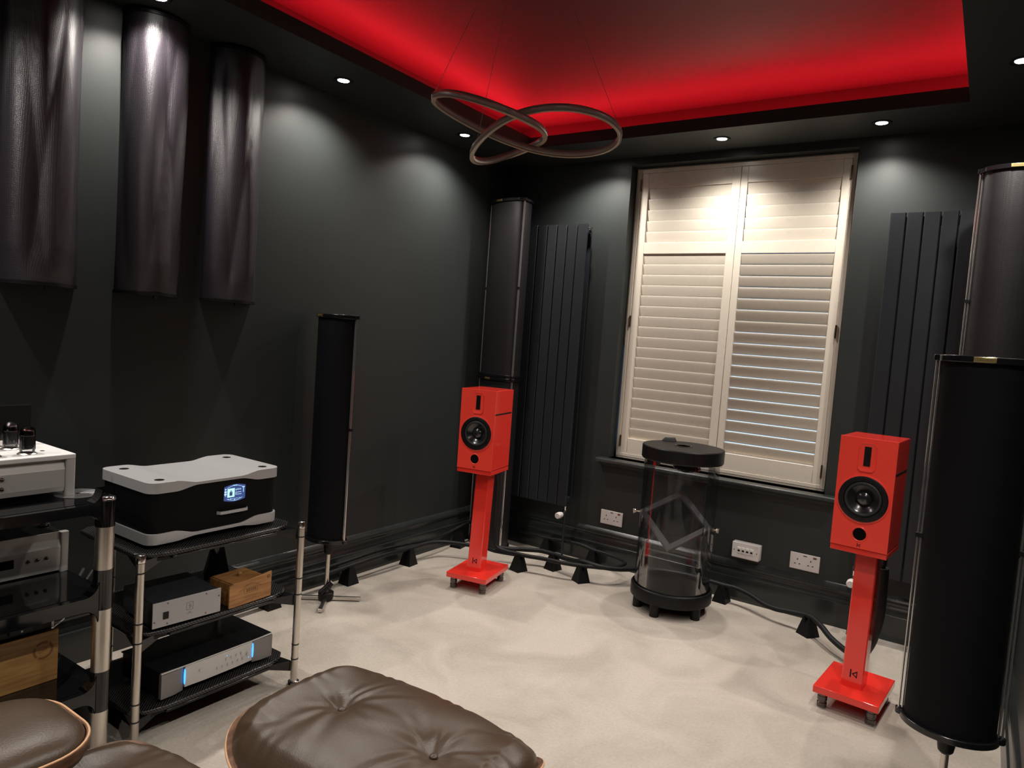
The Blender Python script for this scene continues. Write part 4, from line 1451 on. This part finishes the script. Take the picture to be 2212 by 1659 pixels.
# oak box and black unit on the lower shelf
ob = thing('oak_box', 'large honey oak box with a round burnt mark on the lower shelf', 'wooden box', (.578, -2.912, .256))
obj('front_board', M().box(-.012, 0, -.36, 0, 0, .150), OAK, ob, bevel=.0015)
obj('box_body', M().box(-.26, -.012, -.355, -.008, 0, .146), OAK, ob, bevel=.0015)
bk_ = M(); bk_.mx = face_mx((.0002, -.040, .098), (0, 1, 0), (0, 0, 1))
for k in range(24):
    if k in (3, 9, 15):
        continue
    a0, a1 = 2 * pi * k / 24, 2 * pi * (k + 1) / 24
    bk_.prism(line((.0235 * cos(a0), .0235 * sin(a0)), (.0235 * cos(a1), .0235 * sin(a1)), .0065), 0, .0002)
for k in range(20):
    a0, a1 = 2 * pi * k / 20, 2 * pi * (k + 1) / 20
    f8 = lambda a: (.0095 * sin(a), .0045 * sin(2 * a) + .004 * sin(a))
    bk_.prism(line(f8(a0), f8(a1), .0013), 0, .0002)
obj('burnt_mark', bk_, mat('light_scorch', (.20, .095, .03), .7), ob, smooth=0)
bu = thing('black_power_unit', 'black power unit lying on top of the large oak box', 'hi-fi unit', (.565, -2.925, .4065))
obj('case', M().box(-.22, 0, -.34, 0, 0, .050), BLACKM, bu, bevel=.004)
obj('connector', M().box(.0, .008, -.110, -.050, .010, .040), RUBBER, bu, bevel=.002)
obj('pilot_lamp', M().cyl((.008, -.080, .018), (.0095, -.080, .018), .003, n=10), WHITEP, bu)
obj('steel_pillar', M().box(-.02, -.012, .001, .010, .0, .050), STEEL, bu)
for k, (lab, pts, r_, mm) in enumerate([
    ('black power cable drooping at the back of the gloss rack, upper one', [(.33, -3.05, .46), (.36, -2.90, .43), (.34, -2.80, .40), (.25, -2.72, .41), (.17, -2.66, .42)], .006, RUBBER),
    ('black power cable drooping at the back of the gloss rack, lower one', [(.33, -3.02, .42), (.38, -2.88, .385), (.34, -2.78, .37), (.24, -2.70, .38), (.15, -2.62, .40)], .005, RUBBER),
    ('thin pale cable behind the large oak box', [(.33, -3.0, .33), (.42, -2.90, .335), (.40, -2.86, .333), (.30, -2.78, .31), (.22, -2.74, .28)], .0022, WHITEP),
    ('black power cable hanging from the mid shelf towards the wall', [(.28, -2.95, .62), (.20, -2.84, .58), (.12, -2.76, .50), (.08, -2.70, .38), (.07, -2.62, .22)], .008, RUBBER)]):
    hose(lab, pts, r_, 'power_cable', 'cables behind the racks', mm)


# ------------------------------------------------------------------ lounge chair and ottoman
def sq2(u, v, ne):
    m_ = max(abs(u), abs(v), 1e-6)
    if m_ < 1e-5:
        return 0.0, 0.0
    k_ = 1 / ((abs(u) / m_) ** ne + (abs(v) / m_) ** ne) ** (1 / ne)
    k_ = 1 - m_ * m_ * (1 - k_)
    return u * k_, v * k_


def cushion(w, d, h, buttons, seed, nx=110, ny=90, p=3.2, wr=1.0, ne=4.6):
    """domed leather cushion, local centre, base z=0; returns mesh builder"""
    rnd = random.Random(seed)
    rays = []
    for (bx, by) in buttons:
        for k in range(11):
            a = 2 * pi * k / 11 + rnd.uniform(-.22, .22)
            rays.append((bx, by, a, rnd.uniform(.05, .19), rnd.uniform(.0022, .0048) * wr, rnd.uniform(.0055, .011)))
    vs, fs = [], []
    for j in range(ny + 1):
        for i in range(nx + 1):
            u, v = -1 + 2 * i / nx, -1 + 2 * j / ny
            # square to superellipse-ish rounded corners
            x, y = sq2(u, v, ne)
            x, y = x * w / 2, y * d / 2
            e = (abs(u) ** p + abs(v) ** p)
            ex, ey = 1 - abs(u), 1 - abs(v)
            rim = min(1, ex * 6) ** .5 * min(1, ey * 6) ** .5
            z = h * (.42 * rim + .58 * (1 - abs(u) ** 2.4) ** .6 * (1 - abs(v) ** 2.4) ** .6 * rim ** .2 if rim > 0 else 0)
            for (bx, by) in buttons:
                r = sqrt((x - bx) ** 2 + (y - by) ** 2)
                z -= .020 * math.exp(-(r / .030) ** 2) + .012 * math.exp(-(r / .075) ** 2)
            for bx, by, a, ln, am_, wd in rays:
                dx, dy = x - bx, y - by
                tt = dx * cos(a) + dy * sin(a)
                ss = -dx * sin(a) + dy * cos(a) + .12 * tt * tt * (1 if am_ > .0034 else -1)
                if .008 < tt < ln * 1.3:
                    f_ = min(1, (tt - .008) / .03) * max(0, 1 - tt / (ln * 1.3))
                    wd2 = wd * (1 + tt * 7)
                    z += am_ * f_ * (math.exp(-(ss / wd2) ** 2) - .9 * math.exp(-((ss - wd2 * 1.3) / wd2) ** 2)) * rim
            # edge gathers
            g = (1 - min(1, ey * 3.2)) * rim
            z += .0028 * wr * g * sin(x * 105 + 3 * sin(x * 31 + seed)) * (1 if v > 0 else .6)
            g = (1 - min(1, ex * 3.2)) * rim
            z += .0024 * wr * g * sin(y * 120 + 2 * sin(y * 37 + seed))
            vs.append((x, y, z))
    for j in range(ny):
        for i in range(nx):
            q = j * (nx + 1) + i
            fs.append((q, q + 1, q + nx + 2, q + nx + 1))
    # underside
    k = len(vs)
    rimloop = [i for i in range(nx + 1)] + [(j) * (nx + 1) + nx for j in range(1, ny + 1)] + [ny * (nx + 1) + i for i in range(nx - 1, -1, -1)] + [j * (nx + 1) for j in range(ny - 1, 0, -1)]
    fs.append(tuple(reversed(rimloop)))
    return M().add(vs, fs)


def bend(m, f_):
    m.v = [(x, y, z + f_(x, y)) for x, y, z in m.v]
    return m


def shell(w, d, th, lift, ne=4.6, n=40):
    """plywood sheet curved up at the two x ends; returns sheet and border path"""
    vs, fs = [], []
    m = 24
    for s in (0, 1):
        for j in range(m + 1):
            for i in range(n + 1):
                u, v = -1 + 2 * i / n, -1 + 2 * j / m
                x, y = sq2(u, v, ne)
                x, y = x * w / 2, y * d / 2
                vs.append((x, y, lift(x, y) - s * th))
    K = (m + 1) * (n + 1)
    for j in range(m):
        for i in range(n):
            q = j * (n + 1) + i
            fs.append((q, q + 1, q + n + 2, q + n + 1))
            fs.append((K + q, K + q + n + 1, K + q + n + 2, K + q + 1))
    loop = [i for i in range(n + 1)] + [(j) * (n + 1) + n for j in range(1, m + 1)] + [m * (n + 1) + i for i in range(n - 1, -1, -1)] + [j * (n + 1) for j in range(m - 1, 0, -1)]
    for a in range(len(loop)):
        p, q = loop[a], loop[(a + 1) % len(loop)]
        fs.append((p, K + p, K + q, q))
    return M().add(vs, fs), [vs[i] for i in loop]


# ottoman
ot = thing('ottoman', 'brown buttoned leather footstool with walnut shell in the foreground', 'footstool', (1.690, -2.715, 0))
OW, OD = .640, .462


def olift(x, y):
    a = abs(x) / (OW / 2)
    return .362 + .056 * max(0, (a - .50) / .50) ** 2.0


sh2, loop = shell(OW + .020, OD + .020, .011, olift)
so2 = obj('plywood_shell', sh2, WALNUT, ot, smooth=50)
obj('shell_edge', M().tube([(x, y, z - .0055) for x, y, z in loop], .0040, 8, True), PLYEDGE, so2, smooth=60)
btn = [(-.142, 0), (.142, 0)]
cu = bend(cushion(OW, OD, .108, btn, 5), lambda x, y: olift(x, y) + .001)
cuo = obj('leather_cushion', cu, LEATHER, ot, smooth=80)
for bx, by in btn:
    obj('button', M().lathe([(.0085, 0), (.0095, .002), (.0085, .0048), (.005, .0062), (.0005, .0066)], 20, (bx, by, .362 + .108 - .0345)), LEATHER, cuo, smooth=60)
stem = M().cyl((0, 0, .08), (0, 0, .345), .022, n=20)
stem.lathe([(.10, .345), (.10, .3505)], 24)
obj('stem', stem, BLACKM, ot)
for k in range(4):
    a = pi / 4 + k * pi / 2
    l = M(); l.mx = Matrix.Rotation(a, 4, 'Z')
    l.add([(.015, -.018, .085), (.015, .018, .085), (.23, .010, .012), (.23, -.010, .012), (.015, -.018, .11), (.015, .018, .11), (.23, .010, .028), (.23, -.010, .028)],
          [(0, 1, 2, 3), (4, 7, 6, 5), (0, 3, 7, 4), (1, 5, 6, 2), (2, 6, 7, 3), (0, 4, 5, 1)])
    lg = obj('leg', l, BLACKM, ot, bevel=.002)
    g_ = M(); g_.mx = l.mx
    g_.cyl((.222, 0, 0), (.222, 0, .013), .011, n=14)
    obj('glide', g_, DCHROME, lg)

# lounge chair: seat faces the window wall (+y)
ch = thing('lounge_chair', 'brown leather lounge chair with walnut shell, cut by the lower left corner', 'armchair', (1.622, -3.320, 0))


def slift(x, y):
    a = abs(x) / .31
    return .400 + .100 * max(0, (a - .5) / .5) ** 2 + .03 * max(0, y / .27) ** 2


SW, SD = .545, .520
sh3, loop3 = shell(SW + .022, SD + .022, .011, slift)
s3 = obj('seat_shell', sh3, WALNUT, ch, smooth=50)
obj('shell_edge', M().tube([(x, y, z - .0055) for x, y, z in loop3], .0040, 8, True), PLYEDGE, s3, smooth=60)
sc_ = bend(cushion(SW, SD, .100, [(-.14, -.02), (.14, -.02)], 11, 90, 80), lambda x, y: slift(x, y) + .001)
obj('seat_cushion', sc_, LEATHER, ch, smooth=80)


def rotated(m, mx):
    m.v = [tuple(mx @ Vector(v)) for v in m.v]
    return m


# armrests: padded slabs on ply, left one seen
for sx in (-1, 1):
    ax = sx * .258
    hwd, hb, hf = .134, -.36, .098
    oc = rrect(-hwd, hwd, hb, hf, .095, 10)
    ic = rrect(-hwd + .007, hwd - .007, hb + .007, hf - .007, .088, 10)
    n_ = len(oc)
    vs = [(ax + a * .80, -.116 + (b_ + .116) * .88, 0.516) for a, b_ in oc] + [(ax + a, b_, .553) for a, b_ in oc] + [(ax + a, b_, 0.570) for a, b_ in oc] + [(ax + a, b_, 0.570) for a, b_ in ic] + [(ax + a, b_, .558) for a, b_ in ic]
    fs = [tuple(reversed(range(n_)))]
    for q in range(4):
        for i in range(n_):
            fs.append((q * n_ + i, q * n_ + (i + 1) % n_, (q + 1) * n_ + (i + 1) % n_, (q + 1) * n_ + i))
    ap = obj('arm_shell', M().add(vs, fs), WALNUT, ch, smooth=50)
    obj('arm_edge', M().tube([(ax + a, b_, 0.571) for a, b_ in rrect(-hwd + .003, hwd - .003, hb + .003, hf - .003, .092, 10)], .0021, 8, True), PLYEDGE, ap, smooth=60)
    vs, fs = [], []
    base = rrect(-hwd + .008, hwd - .008, hb + .008, hf - .008, .087, 10)
    lv = [(0, 0.538), (.0, 0.566), (.004, 0.576), (.014, 0.585), (.032, 0.593), (.060, 0.598), (.09, 0.600)]
    for ins, z in lv:
        k = 1 - ins / hwd
        ky = 1 - ins / .24
        for a, b_ in base:
            vs.append((ax + a * k, -.116 + (b_ + .116) * ky, z))
    for q in range(len(lv) - 1):
        for i in range(n_):
            fs.append((q * n_ + i, q * n_ + (i + 1) % n_, (q + 1) * n_ + (i + 1) % n_, (q + 1) * n_ + i))
    fs.append(tuple(range((len(lv) - 1) * n_, len(lv) * n_)))
    fs.append(tuple(reversed(range(n_))))
    obj('arm_cushion', M().add(vs, fs), LEATHER, ch, smooth=80)
    obj('arm_bracket', M().box(ax - .02 + sx * .02, ax + .02 + sx * .02, -.22, -.12, .44, .517), BLACKM, ch, bevel=.004)
# back: shell and cushion leaning back
bmx = Matrix.Translation((0, -.285, .45)) @ Matrix.Rotation(radians(108), 4, 'X') @ Matrix.Translation((0, .20, 0))
sh4, loop4 = shell(.62, .42, .011, lambda x, y: .05 * (abs(x) / .31) ** 2)
b4 = obj('back_shell', rotated(sh4, bmx @ Matrix.Translation((0, 0, -.001)) ), WALNUT, ch, smooth=50)
bc = rotated(bend(cushion(.60, .40, .085, [(-.14, 0), (.14, 0)], 23, 60, 50), lambda x, y: .05 * (abs(x) / .31) ** 2), bmx)
obj('back_cushion', bc, LEATHER, ch, smooth=80)
obj('stem', M().cyl((0, 0, .08), (0, 0, .385), .024, n=20), BLACKM, ch)
for k in range(5):
    a = pi / 2 + k * 2 * pi / 5
    l = M(); l.mx = Matrix.Rotation(a, 4, 'Z')
    l.add([(.015, -.018, .085), (.015, .018, .085), (.29, .010, .012), (.29, -.010, .012), (.015, -.018, .11), (.015, .018, .11), (.29, .010, .028), (.29, -.010, .028)],
          [(0, 1, 2, 3), (4, 7, 6, 5), (0, 3, 7, 4), (1, 5, 6, 2), (2, 6, 7, 3), (0, 4, 5, 1)])
    lg = obj('leg', l, BLACKM, ch, bevel=.002)
    g_ = M(); g_.mx = l.mx
    g_.cyl((.282, 0, 0), (.282, 0, .013), .011, n=14)
    obj('glide', g_, DCHROME, lg)
